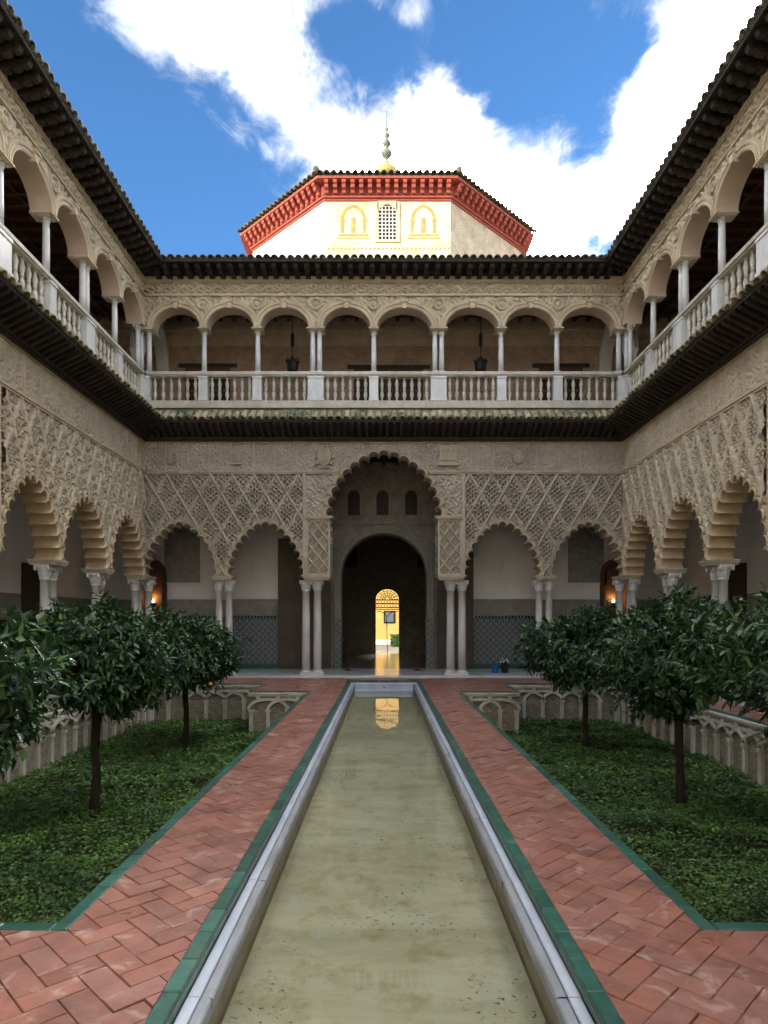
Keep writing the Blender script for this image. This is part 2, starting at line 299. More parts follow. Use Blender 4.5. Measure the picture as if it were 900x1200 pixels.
# ------------------------------------------------------------------ mesh helpers
class MB:
    def __init__(s, T=None): s.v = []; s.f = []; s.T = T
    def add(s, pts, faces):
        o = len(s.v); s.v += [tuple(p) for p in pts]; s.f += [tuple(i+o for i in f) for f in faces]; return s
    def box(s, x0, x1, y0, y1, z0, z1):
        return s.add([(x0,y0,z0),(x1,y0,z0),(x1,y1,z0),(x0,y1,z0),(x0,y0,z1),(x1,y0,z1),(x1,y1,z1),(x0,y1,z1)],
                     [(0,3,2,1),(4,5,6,7),(0,1,5,4),(1,2,6,5),(2,3,7,6),(3,0,4,7)])
    def cbox(s, x0, x1, y0, y1, z0, z1, b=.01):   # box with chamfered top edges
        return s.add([(x0,y0,z0),(x1,y0,z0),(x1,y1,z0),(x0,y1,z0),(x0,y0,z1-b),(x1,y0,z1-b),(x1,y1,z1-b),(x0,y1,z1-b),(x0+b,y0+b,z1),(x1-b,y0+b,z1),(x1-b,y1-b,z1),(x0+b,y1-b,z1)],
                     [(0,3,2,1),(0,1,5,4),(1,2,6,5),(2,3,7,6),(3,0,4,7),(4,5,9,8),(5,6,10,9),(6,7,11,10),(7,4,8,11),(8,9,10,11)])
    def hexa(s, p): return s.add(p, [(0,3,2,1),(4,5,6,7),(0,1,5,4),(1,2,6,5),(2,3,7,6),(3,0,4,7)])
    def lathe(s, prof, c=(0, 0, 0), seg=12, mod=None):
        P = []
        for r, z in prof:
            for k in range(seg):
                a = 2*PI*k/seg; rr = r if mod is None else r*mod(a, z); P.append((c[0]+rr*math.cos(a), c[1]+rr*math.sin(a), c[2]+z))
        n = len(prof); Fc = [(i*seg+k, i*seg+(k+1) % seg, (i+1)*seg+(k+1) % seg, (i+1)*seg+k) for i in range(n-1) for k in range(seg)]
        Fc += [tuple(range(seg))[::-1], tuple((n-1)*seg+k for k in range(seg))]
        return s.add(P, Fc)
    def tube(s, pts, rad, seg=8):
        pts = [Vector(p) for p in pts]; P = []; n = len(pts)
        for i, p in enumerate(pts):
            t = (pts[min(i+1, n-1)]-pts[max(i-1, 0)]).normalized()
            u = t.cross(Vector((0, 0, 1))) if abs(t.z) < .95 else t.cross(Vector((1, 0, 0)))
            u.normalize(); w = t.cross(u); r = rad[i] if isinstance(rad, (list, tuple)) else rad
            P += [p+u*(r*math.cos(2*PI*k/seg))+w*(r*math.sin(2*PI*k/seg)) for k in range(seg)]
        Fc = [(i*seg+k, i*seg+(k+1) % seg, (i+1)*seg+(k+1) % seg, (i+1)*seg+k) for i in range(n-1) for k in range(seg)]
        Fc += [tuple(range(seg))[::-1], tuple((n-1)*seg+k for k in range(seg))]
        return s.add(P, Fc)
    def rings(s, R, close=False):   # list of equally long point lists
        n = len(R[0]); P = [p for r in R for p in r]
        Fc = [(i*n+k, i*n+(k+1) % n, (i+1)*n+(k+1) % n, (i+1)*n+k) for i in range(len(R)-1) for k in range(n if close else n-1)]
        return s.add(P, Fc)
    def prism(s, poly, y0, y1):     # polygon in (x,z) pushed through y
        n = len(poly)
        return s.add([(a, y0, b) for a, b in poly]+[(a, y1, b) for a, b in poly],
                     [tuple(range(n))[::-1], tuple(range(n, 2*n))]+[(k, (k+1) % n, n+(k+1) % n, n+k) for k in range(n)])
    def mesh(s, name, mat, smooth=False):
        me = bpy.data.meshes.new(name); V = s.v if s.T is None else [s.T(*p) for p in s.v]
        me.from_pydata(V, [], s.f); me.materials.append(MT[mat])
        if smooth: me.shade_smooth()
        me.update(); return me
    def build(s, name, mat, parent=None, smooth=False):
        return link(name, s.mesh(name, mat, smooth), parent)
def link(name, me, parent=None, loc=None, rz=0, scale=None):
    o = bpy.data.objects.new(name, me); COL.objects.link(o)
    if loc is not None: o.location = loc
    if rz: o.rotation_euler = (0, 0, rz)
    if scale is not None: o.scale = scale
    if parent is not None:
        o.parent = parent
        if parent.parent is None: o.matrix_parent_inverse = Matrix.Translation(-Vector(parent.location))
    return o
def sub(name, me, parent):
    o = bpy.data.objects.new(name, me); COL.objects.link(o); o.parent = parent; return o
def tag(o, label, cat, group=None):
    o['label'] = label; o['category'] = cat
    if group: o['group'] = group
    return o
def thing(name, label, cat, loc=(0, 0, 0), group=None):
    o = bpy.data.objects.new(name, None); COL.objects.link(o); o.location = loc; o.empty_display_size = .2
    return tag(o, label, cat, group)
def struct(o): o['kind'] = 'structure'; return o
def arrmesh(name, V, Q, mat, smooth=True):
    me = bpy.data.meshes.new(name); V = np.ascontiguousarray(V, dtype=np.float32); Q = np.ascontiguousarray(Q, dtype=np.int32); k = Q.shape[1]
    me.vertices.add(len(V)); me.vertices.foreach_set('co', V.ravel())
    me.loops.add(Q.size); me.loops.foreach_set('vertex_index', Q.ravel())
    me.polygons.add(len(Q)); me.polygons.foreach_set('loop_start', np.arange(0, Q.size, k, dtype=np.int32))
    me.materials.append(MT[mat]); me.update(calc_edges=True); me.validate()
    if smooth: me.shade_smooth()
    return me

# ------------------------------------------------------------------ frames of the three walls: s along, d into the wall, z up
YB, XW = 19.1, 7.0
TB = lambda s, d, z: (s, YB+d, z)
TR = lambda s, d, z: (XW+d, YB-s, z)
TL = lambda s, d, z: (-XW-d, YB-s, z)
ROT = {TB: 0, TR: -PI/2, TL: PI/2}

LS, RS = 'on the wing away from the blue bucket', 'on the wing nearer the blue bucket'
LB, RB = 'bed away from the blue bucket', 'bed nearer the blue bucket'
# ------------------------------------------------------------------ relief
def sstep(a, b, x): t = np.clip((x-a)/(b-a), 0, 1); return t*t*(3-2*t)
_ph = RNG.uniform(0, 6.28, (24, 3))
def wob(S, Z, k, seed=0):
    r = 0
    for i in range(6):
        a = _ph[(i+seed*3) % 24]; r = r+np.sin(k*(S*math.cos(a[0])+Z*math.sin(a[0]))*(1+.35*i)+a[1])/(1+.4*i)
    return r/3
def pip(S, Z, poly):
    ins = np.zeros(S.shape, bool); n = len(poly)
    x0, x1 = min(p[0] for p in poly), max(p[0] for p in poly)
    m = (S >= x0) & (S <= x1); s = S[m]; z = Z[m]; r = np.zeros(s.shape, bool)
    for i in range(n):
        (a, b), (c, d) = poly[i], poly[(i+1) % n]
        if b == d: continue
        r ^= ((b > z) != (d > z)) & (s < (c-a)*(z-b)/(d-b)+a)
    ins[m] = r; return ins
def panel(name, s0, s1, z0, z1, res, hf, holes, T, mat, parent, d0=0., smooth=False):
    ns = max(2, int(round((s1-s0)/res))+1); nz = max(2, int(round((z1-z0)/res))+1)
    S, Z = np.meshgrid(np.linspace(s0, s1, ns), np.linspace(z0, z1, nz), indexing='ij')
    H = hf(S, Z) if hf is not None else np.zeros_like(S)
    cs = (S[:-1, :-1]+S[1:, 1:])/2; cz = (Z[:-1, :-1]+Z[1:, 1:])/2; keep = np.ones(cs.shape, bool)
    for h in holes: keep &= ~pip(cs, cz, h)
    idx = np.arange(ns*nz).reshape(ns, nz)
    Q = np.stack([idx[:-1, :-1][keep], idx[1:, :-1][keep], idx[1:, 1:][keep], idx[:-1, 1:][keep]], 1)
    X, Y, W = T(S, d0-H, Z); V = np.stack([np.broadcast_to(X, S.shape).ravel(), np.broadcast_to(Y, S.shape).ravel(), Z.ravel()], 1)
    used = np.unique(Q); rm = np.full(ns*nz, -1); rm[used] = np.arange(len(used))
    me = arrmesh(name, V[used], rm[Q], mat, smooth); return link(name, me, parent)
DRILL = [(.075, .06, .032, 1.2), (.075, -.06, .032, 1.2), (0, .13, .034, 1.4), (0, -.12, .03, 1.2), (.155, .0, .03, 1.3), (.09, .19, .028, 1.5), (.08, -.2, .03, 1.4), (.17, -.12, .024, 1.2), (.16, .12, .022, 1.2), (0, .27, .03, 1.7), (0, -.29, .03, 1.7), (.05, .36, .02, 1.5), (.05, -.38, .02, 1.5), (.23, 0.0, .02, 1.4), (0, .01, .02, 1.0)]
def sebka(W, Hh, lead, amp, s_off=0., z_off=0., curl=0., scal=0.):
    def f(S, Z):
        s = S-s_off; z = Z-z_off
        u = s/W+z/Hh; v = s/W-z/Hh
        if curl: u = u+curl*np.sin(2*PI*v*1.0); v = v+curl*np.sin(2*PI*u*1.0)
        cosf = W*Hh/math.hypot(W, Hh)
        du = np.abs((u+.5) % 1-.5)*cosf; dv = np.abs((v+.5) % 1-.5)*cosf
        if scal: du = np.maximum(du-scal*np.abs(np.sin(PI*3*v)), 0); dv = np.maximum(dv-scal*np.abs(np.sin(PI*3*u)), 0)
        a = u % 1-.5; b = v % 1-.5; x = a+b; y = a-b
        r = np.hypot(x*1.15, y)
        th = np.arctan2(x, y)
        P = np.cos(2*PI*3.3*np.abs(x)+1.2*np.cos(2*PI*2*y))*np.cos(2*PI*3.0*y+1.0*np.cos(2*PI*2.5*x))
        P2 = np.cos(7*th+9*r)*np.exp(-(r/.42)**4)
        P3 = (.6 if scal else .35)*wob(S, Z, 55, 2)
        f_ = P*.8+P2*.7+P3
        edge = sstep(.016, .045, np.minimum(du, dv))
        X_ = np.abs(x*W/2); Z_ = y*Hh/2
        h = (-.018*amp*(1-sstep(-.15, .15, f_)))*edge+.012*amp*sstep(.2, .6, f_)
        k_ = W/.64; q_ = Hh/1.09
        for hx, hz, hr, st in DRILL:
            d_ = np.hypot((X_-hx*k_), (Z_-hz*q_)/st)
            h = np.where(d_ < hr*k_*1.55, np.maximum(h, .012*amp), h); h = h-(.15*amp+h)*(1-sstep(hr*k_*.8, hr*k_*1.12, d_))
        # half lattice
        hu = np.abs(((u+.5)+.5) % 1-.5)*cosf; hv = np.abs(((v+.5)+.5) % 1-.5)*cosf
        m_ = np.minimum(hu, hv); pass
        ru = 1-sstep(.014, .034, du); rv = 1-sstep(.014, .034, dv)
        big, small = (ru, rv) if lead > 0 else (rv, ru)
        h = np.maximum(h, np.where(small > .01, .022*amp*small, -1)); h = np.maximum(h, np.where(big > .01, .045*amp*big, -1))
        return h+.003*wob(S, Z, 22, 1)
    return f
def arabesque(k, amp, div=None):
    def f(S, Z):
        P = np.sin(k*S+1.3*np.sin(.7*k*Z))*np.sin(k*Z*.9+1.6*np.sin(.55*k*S))+.5*wob(S, Z, k*1.5, 1)
        h = amp*(sstep(-.55, -.1, P)*.75+.25*sstep(.1, .7, P)-.85)
        if div:
            m = np.abs((S/div+.5) % 1-.5)*div; h = np.where(m < .035, .4*amp, np.where(m < .05, -amp, h))
        return h
    return f
def scroll(zc, hh, period, amp):
    def f(S, Z):
        z = (Z-zc)/hh; ph = 2*PI*S/period
        c = np.abs(z-.5*np.sin(ph)); ax = (S/period*2+.0) % 1-.5; up = np.where((np.floor(S/period*2)) % 2 == 0, -1, 1)
        r = np.hypot(ax*period/2/hh*1.0, z-.35*up); th = np.arctan2(z-.35*up, ax)
        sp = np.cos(9*r+th*1.0)*np.exp(-(r/.75)**4)
        P = np.maximum(1-c*3.2, sp)+.45*wob(S, Z, 40, 3)
        return amp*(sstep(-.3, .7, P)-.6)*(np.abs(z) < 1)
    return f

# ------------------------------------------------------------------ arches
def base_curve(a, r, t, n):
    k = (r*r-a*a)/(2*a); R = a+k; am = math.atan2(r, k)
    R2 = R+t; P = []
    top = math.sqrt(max(R2*R2-k*k, 0)); am2 = math.atan2(top, k)
    for i in range(n+1):
        al = am2*i/n; P.append((-(R2*math.cos(al)-k), R2*math.sin(al)))
    return P+[(-x, z) for x, z in P[-2::-1]]
def resample(P, m):
    P = np.array(P); d = np.r_[0, np.cumsum(np.hypot(*np.diff(P, axis=0).T))]
    t = np.linspace(0, d[-1], m+1); return np.stack([np.interp(t, d, P[:, 0]), np.interp(t, d, P[:, 1])], 1)
def multifoil(a, r, N, t=0., k=8, sag=.57):
    C = resample(base_curve(a, r, t, 60), N); out = []
    for i in range(N):
        p, q = C[i], C[i+1]; ch = q-p; l = np.hypot(*ch); n = np.array([-ch[1], ch[0]])/l
        s = sag*l; R = (l*l/4+s*s)/(2*s); m = (p+q)/2+n*(s-R); a0 = math.atan2(*(p-m)[::-1]); a1 = math.atan2(*(q-m)[::-1])
        if a1 > a0: a1 -= 2*PI
        for j in range(k if i < N-1 else k+1):
            al = a0+(a1-a0)*j/k; out.append((m[0]+R*math.cos(al), m[1]+R*math.sin(al)))
    return out
def ellipse(a, r, t=0., n=30):
    return [(-(a+t)*math.cos(PI*i/n), (r+t)*math.sin(PI*i/n)) for i in range(n+1)]
def arch(name, fn, cs, cz, thick, prof, T, mat, parent, inmat=None, d_in=-.03):
    """front bands from a profile [(offset, d)] and the inner face through the wall"""
    b = MB(T); ins = [(cs+x, z+cz) for x, z in fn(0.)]
    inner = [[(x, thick, z) for x, z in ins], [(x, d_in, z) for x, z in ins]]
    R = [[(cs+x, d, cz+z) for x, z in fn(t)] for t, d in prof]
    b.rings(R); o = b.build(name, mat, parent)
    c = MB(T); c.rings(inner); i = sub('intrados', c.mesh('intrados', inmat or mat), o)
    return o
def hole(fn, cs, cz, t):
    P = [(cs+x, cz+z) for x, z in fn(t)]
    return [(P[0][0], cz-3)]+P+[(P[-1][0], cz-3)]
PROF = [(0, -.03), (.02, -.05), (.05, -.055), (.056, -.025), (.085, -.025), (.092, -.05), (.12, -.055), (.135, .06)]

# ------------------------------------------------------------------ columns
def shaft_mesh(r, h, mat='marble'):
    return MB().lathe([(r*1.02, 0), (r*1.04, h*.3), (r, h*.7), (r*.93, h-.04), (r*1.1, h-.035), (r*1.1, h)], seg=20).mesh('column', mat, True)
def cap_mesh(r, h, top, mat='marble'):
    b = MB().lathe([(r*.95, 0), (r*1.12, .02*h), (r*1.08, .1*h), (r*1.3, .4*h), (r*1.22, .45*h), (r*1.6, .8*h), (r*1.45, .84*h)], seg=24,
                   mod=lambda a, z: 1+(.1 if z > .05*h else 0)*abs(math.cos(4*a)))
    b.box(-top, top, -top, top, .84*h, h)
    for sx in (-1, 1):
        for sy in (-1, 1):
            b.lathe([(.02, -.05), (.035, -.02), (.035, .02), (.02, .05)], (sx*top*.85, sy*top*.85, .74*h), 6)
    return b.mesh('capital', mat)
def base_mesh(r, h, mat='marble'):
    b = MB().box(-r*1.5, r*1.5, -r*1.5, r*1.5, 0, h*.4)
    b.lathe([(r*1.4, h*.4), (r*1.48, h*.52), (r*1.4, h*.65), (r*1.15, h*.72), (r*1.25, h*.85), (r*1.15, h)], seg=20); return b.mesh('base', mat)
CH, BH = .28, .14
LOWC = (shaft_mesh(.098, 2.83-.05-CH-BH), cap_mesh(.098, CH, .16), base_mesh(.098, BH))
BIGC = (shaft_mesh(.115, 2.83-.05-CH-BH), cap_mesh(.115, CH, .175), base_mesh(.115, BH))
def column(T, s, d, set_, parent, z0=.05):
    sh, cp, bs = set_; hs = 2.83-.05-CH-BH
    o = link('column', sh, parent, Vector(T(s, d, z0+BH)), ROT[T])
    c = sub('capital', cp, o); c.location = (0, 0, hs); e = sub('base', bs, o); e.location = (0, 0, -BH)

SPR = 2.95
FOIL = lambda a, r, n: (lambda t: multifoil(a, r, n, t))
def impost(T, s, w, dep, parent, d=.25):
    b = MB(T); b.box(s-w*.86, s+w*.86, d-dep*.9, d+dep*.9, 2.832, 2.875); b.box(s-w*.94, s+w*.94, d-dep*.96, d+dep*.96, 2.876, 2.915); b.box(s-w, s+w, d-dep, d+dep, 2.916, SPR-.002)
    return b.build('impost', 'trim', parent)

def lower_arcade(T, label, arches, bigs, sebkas, s_end, mat, trim, cols, res, sk):
    """arches: (centre, half width), bigs: centre of tall arches with piers"""
    loc = T((arches[0][0]+s_end)/2 if T is not TB else 0, 0, 0)
    A = thing('lower_arcade', label, 'arcade', loc)
    holes = []; fns = []
    for c, a in arches:
        fn = FOIL(a, 1.5, 15); fns.append((fn, c, SPR)); holes.append(hole(fn, c, SPR, .062))
        arch('arch', fn, c, SPR, .5, PROF, T, trim, A, 'ochre' if T is not TB else 'trim')
    for c in bigs:
        fn = FOIL(1.53, 1.83, 17); holes.append(hole(fn, c, 4.65, .062))
        arch('arch', fn, c, 4.65, .5, PROF, T, trim, A, trim)
    for s0, s1, lead in sebkas:
        panel('sebka_panel', s0, s1, SPR, 5.93, res, sebka(sk[0], sk[1], lead, sk[2], s_off=(s0 if lead > 0 else s1), z_off=5.9, curl=sk[3], scal=sk[4]), holes, T, mat, A)
        panel('wall_back', s0, s1, SPR, 6.87, .08, None, holes, T, 'plaster', A, d0=.5)
    lo = min(s[0] for s in sebkas); hi = max([s[1] for s in sebkas]+[s_end])
    # frieze and its mouldings
    panel('frieze', lo, hi, 6.03, 6.83, res, arabesque(34, .036, .64), holes, T, mat, A)
    b = MB(T)
    spans = [(lo, hi)]
    for c in bigs: spans = [x for p in spans for x in ((p[0], c-1.32), (c+1.32, p[1]))]
    for p in spans:
        b.box(p[0], p[1], -.035, .05, 5.93, 5.975); b.box(p[0], p[1], -.06, .05, 5.976, 6.0); b.box(p[0], p[1], -.03, .05, 6.001, 6.03)
    b.box(lo, hi, -.03, .05, 6.83, 6.9)
    b.build('moulding', trim, A)
    for c in bigs:
        [panel('spandrel_panel', min(c, c+h_), max(c, c+h_), 4.7, 5.93, res, arabesque(28, .045), holes, T, mat, A) for h_ in (-2.28, 2.28)]
        panel('wall_back', c-2.28, c+2.28, 4.6, 6.87, .08, None, holes, T, 'plaster', A, d0=.5)
        for sg in (-1, 1):
            x0, x1 = sorted((c+sg*1.575, c+sg*2.28))
            panel('pier_panel', x0+.06, x1-.06, 3.02, 4.55, res, sebka(.33, .42, 1, .8, s_off=(x0+x1)/2, z_off=3.1), [], T, mat, A)
            p = MB(T); p.box(x0, x1, .02, .5, SPR, 4.6)
            p.box(x0, x0+.06, -.02, .019, SPR, 4.6); p.box(x1-.06, x1, -.02, .019, SPR, 4.6); p.box(x0+.061, x1-.061, -.02, .019, SPR, 3.02); p.box(x0+.061, x1-.061, -.02, .019, 4.55, 4.6)
            p.build('pier', trim, A)
            xi = x0 if sg > 0 else x1
            TS = (lambda s, d, z, xi=xi, sg=sg: T(xi+sg*d, s, z))
            panel('pier_side', .06, .46, 3.02, 4.55, res, arabesque(30, .05), [], TS, mat, A, d0=-.03)
            l = MB(T); l.box(x0-.05, x1+.02, -.07, .55, 4.601, 4.64); l.box(x0-.08, x1+.02, -.09, .56, 4.641, 4.70) if sg > 0 else l.box(x0-.02, x1+.08, -.09, .56, 4.641, 4.70)
            l.build('ledge', trim, A)
            xf = c+sg*2.32; q = MB(T); q.box(xf-.045, xf+.045, -.045, .05, SPR, 5.93); q.build('frame_strip', trim, A)
            impost(T, c+sg*1.97, .41, .3, A)
            for dx in (-.17, .17): column(T, c+sg*2.14+dx+ (0 if T is TB else -sg*.1), .25, BIGC, A)
    for s in cols:
        impost(T, s, .31, .3, A)
        for dx in (-.15, .15): column(T, s+dx, .25, LOWC, A)
    return A

back = lower_arcade(TB, 'end lower arcade with one tall lobed arch between four smaller lobed arches', [(-5.98, .95), (-3.46, .98), (3.46, .98), (5.98, .95)], [0.],
                    [(-7., -2.32, 1), (2.32, 7., -1)], 7., 'stucco', 'trim', [-4.74, 4.74], .014, (.64, 1.09, 1.0, 0, 0))
side_arches = [(1.30, .95), (3.8, .98), (6.13, .93)]
right = lower_arcade(TR, 'long carved lower arcade of scalloped arches '+RS, side_arches, [9.6], [(0., 7.1, 1)], 12.1, 'stucco_side', 'trim_warm', [2.55, 5.0], .0175, (.56, 1.2, 1.2, 0, .04))
left = lower_arcade(TL, 'long carved lower arcade of scalloped arches '+LS, side_arches, [9.6], [(0., 7.1, -1)], 12.1, 'stucco_side', 'trim_warm', [2.55, 5.0], .0175, (.56, 1.2, 1.2, 0, .04))
# corner supports: one column belongs to each wall
for sg in (-1, 1):
    impost(TB, sg*7.13, .3, .42, back, .1); column(TB, sg*6.98, .25, LOWC, back)
for A, T in ((left, TL), (right, TR)): column(T, .1, .25, LOWC, A); column(T, -.3, .3, LOWC, A)
# carved shields of the end frieze
def shield(x, z, w, h, kind):
    b = MB(TB)
    if kind == 'shield':
        P = [(-.5, .45), (-.25, .5), (0, .45), (.25, .5), (.5, .45), (.5, 0), (.35, -.35), (0, -.55), (-.35, -.35), (-.5, 0)]
        b.prism([(x+a*w, z+c*h) for a, c in P], -.09, .02); b.prism([(x+a*w*.6, z+c*h*.6) for a, c in P], -.13, -.0905)
        for k in range(10):
            al = 2*PI*k/10; b.box(x+w*.62*math.cos(al)-.035, x+w*.62*math.cos(al)+.035, -.09, .02, z+h*.6*math.sin(al)-.035, z+h*.6*math.sin(al)+.035)
    else:
        b.box(x-w/2, x+w/2, -.07, .02, z-h/2, z+h/2); b.box(x-w*.6, x+w*.6, -.1, .02, z-h*.62, z-h*.501)
        for k in (-1, 0, 1): b.box(x+k*w*.3-w*.1, x+k*w*.3+w*.1, -.12, -.0705, z-h*.35, z+h*.1); b.box(x+k*w*.28-w*.06, x+k*w*.28+w*.06, -.115, -.0705, z+h*.2, z+h*.4)
    return b.build('carved_shield', 'trim', back)
shield(-1.74, 6.42, .4, .52, 'shield'); shield(1.88, 6.48, .52, .5, 'block'); shield(-4.32, 6.38, .25, .28, 'block'); shield(3.9, 6.42, .2, .26, 'shield'); shield(-6.2, 6.4, .18, .24, 'shield')

# ------------------------------------------------------------------ eaves
def halfpipe(r, L, th=.018, seg=8, up=1, taper=.85):
    b = MB(); R = []
    for y, rr in ((0, r), (L, r*taper)):
        o = [(rr*math.cos(PI*k/seg), y, up*rr*math.sin(PI*k/seg)) for k in range(seg+1)]
        i = [((rr-th)*math.cos(PI*k/seg), y, up*(rr-th)*math.sin(PI*k/seg)) for k in range(seg, -1, -1)]
        R.append(o+i)
    b.rings(R, True); n = 2*(seg+1)
    b.f += [tuple(range(n))[::-1], tuple(range(n, 2*n))]; return b
def eave(T, label, s0, s1, mitre0, mitre1, z_wall, z_edge, z_roof, tmat, kind, over=.7, group=None):
    E = thing('tiled_eave', label, 'eave', T((s0+s1)/2, 0, z_wall))
    pitch = .224
    cov = halfpipe(.1, .62).mesh('roof_tile', tmat, True); pan = halfpipe(.1, .58, up=-1).mesh('pan_tile', tmat, True)
    slope = math.atan2(z_roof-(z_edge+.1), over)
    n = int((s1-s0)/pitch)
    def room(s):       # how far the eave may reach out here
        r = over
        if mitre0: r = min(r, s-s0)
        if mitre1: r = min(r, s1-s)
        return r
    for k in range(n):
        s = s0+(k+.5)*pitch+random.uniform(-.008, .008); r = room(s)
        if r < .25: continue
        for me, nm, ds, dz in ((cov, 'roof_tile', 0, .03), (pan, 'pan_tile', pitch/2, .1)):
            zz = z_edge+dz+(over-r)*math.tan(slope); out = -(r+.06) if nm == 'roof_tile' else -(r+.03)
            o = link(nm, me, E, Vector(T(s+ds, out+random.uniform(-.015, .015), zz+random.uniform(-.006, .006))))
            o.rotation_euler = (slope+random.uniform(-.02, .02), random.uniform(-.04, .04), ROT[T]+random.uniform(-.02, .02)); o.scale = (1, r/over, 1)
    # boarding over the rafters, mitred at the corners
    m0 = over if mitre0 else 0; m1 = over if mitre1 else 0
    P = [(s0, 0), (s1, 0), (s1-m1, -over), (s0+m0, -over)]; b = MB(T)
    zz = [z_wall+.1, z_wall+.1, z_edge, z_edge]
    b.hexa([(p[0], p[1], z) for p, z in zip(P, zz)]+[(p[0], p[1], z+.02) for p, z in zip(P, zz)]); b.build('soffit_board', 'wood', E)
    b = MB(T); P2 = [(s0, .1), (s1, .1), (s1-m1*.94, -over*.94), (s0+m0*.94, -over*.94)]; zr = [z_roof+.02, z_roof+.02, z_edge+.05, z_edge+.05]
    b.hexa([(p[0], p[1], z-.03) for p, z in zip(P2, zr)]+[(p[0], p[1], z) for p, z in zip(P2, zr)]); b.build('roof_bed', tmat, E)
    b = MB(T); b.box(s0+m0+.001, s1-m1-.001, -over-.004, -over+.03, z_edge-.03, z_edge+.045); b.build('fascia', 'wood', E)
    b = MB(T); b.box(s0, s1, -.12, .03, z_wall-.0, z_wall+.1); b.box(s0+.05*(m0 > 0), s1-.05*(m1 > 0), -.17, -.121, z_wall+.04, z_wall+.1); b.build('wall_plate', 'wood', E)
    if kind == 'rafter':
        a = math.atan2(z_edge-z_wall-.1, over); L = over/math.cos(a)
        r0 = MB(); r0.add([(-.038, 0, -.1), (.038, 0, -.1), (.038, L*.92, -.07), (-.038, L*.92, -.07), (-.038, 0, -.002), (.038, 0, -.002), (.038, L*.99, -.002), (-.038, L*.99, -.002),
                           (-.038, L*.97, -.03), (.038, L*.97, -.03)], [(0, 3, 2, 1), (0, 1, 5, 4), (1, 2, 9, 6, 5), (3, 0, 4, 7, 8), (4, 5, 6, 7), (2, 3, 8, 9), (9, 8, 7, 6)])
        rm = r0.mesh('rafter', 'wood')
        for k in range(int((s1-s0)/.2)):
            s = s0+(k+.5)*.2; r = room(s)
            if r < .1: continue
            o = link('rafter', rm, E, Vector(T(s, 0, z_wall+.1))); o.rotation_euler = (a, 0, ROT[T]+PI)
            o.rotation_euler = (a, 0, ROT[T]+PI); o.scale = (1, r/over, 1)
    else:
        b = MB(); prof = [(0, 0), (0, -.2), (.12, -.2), (.2, -.16), (.3, -.2), (.4, -.19), (.47, -.13), (.5, -.15), (.58, -.12), (.62, -.05), (.62, 0)]
        b.v = [(-.06, y, z) for y, z in prof]+[(.06, y, z) for y, z in prof]; n_ = len(prof)
        b.f = [tuple(range(n_)), tuple(range(n_, 2*n_))[::-1]]+[(k, n_+k, n_+(k+1) % n_, (k+1) % n_) for k in range(n_)]
        b.box(-.085, .085, .34, .5, -.1, -.06); b.box(-.075, .075, .1, .24, -.21, -.17)
        rm = b.mesh('bracket', 'wood')
        for k in range(int((s1-s0)/.31)):
            s = s0+(k+.5)*.31; r = room(s)
            if r < .3: continue
            o = link('bracket', rm, E, Vector(T(s, 0, z_wall+.095))); o.rotation_euler = (math.atan2(z_edge-z_wall-.1, over), 0, ROT[T]+PI); o.scale = (1, r/over, 1)
    return E
SE = 13.0
eave(TB, 'mossy tiled lower eave above the tall central arch', -7, 7, 1, 1, 6.87, 7.27, 7.86, 'tile_low', 'rafter')
eave(TL, 'lower eave with dark rafters '+LS, 0, SE, 1, 0, 6.87, 7.27, 7.86, 'tile_low', 'rafter')
eave(TR, 'lower eave with dark rafters '+RS, 0, SE, 1, 0, 6.87, 7.27, 7.86, 'tile_low', 'rafter')
eave(TB, 'top tiled eave with carved brackets in front of the octagonal dome', -7, 7, 1, 1, 11.7, 11.8, 12.2, 'tile_up', 'bracket')
eave(TL, 'top tiled eave with carved dark brackets '+LS, 0, SE, 1, 0, 11.7, 11.8, 12.2, 'tile_up', 'bracket')
eave(TR, 'top tiled eave with carved dark brackets '+RS, 0, SE, 1, 0, 11.7, 11.8, 12.2, 'tile_up', 'bracket')

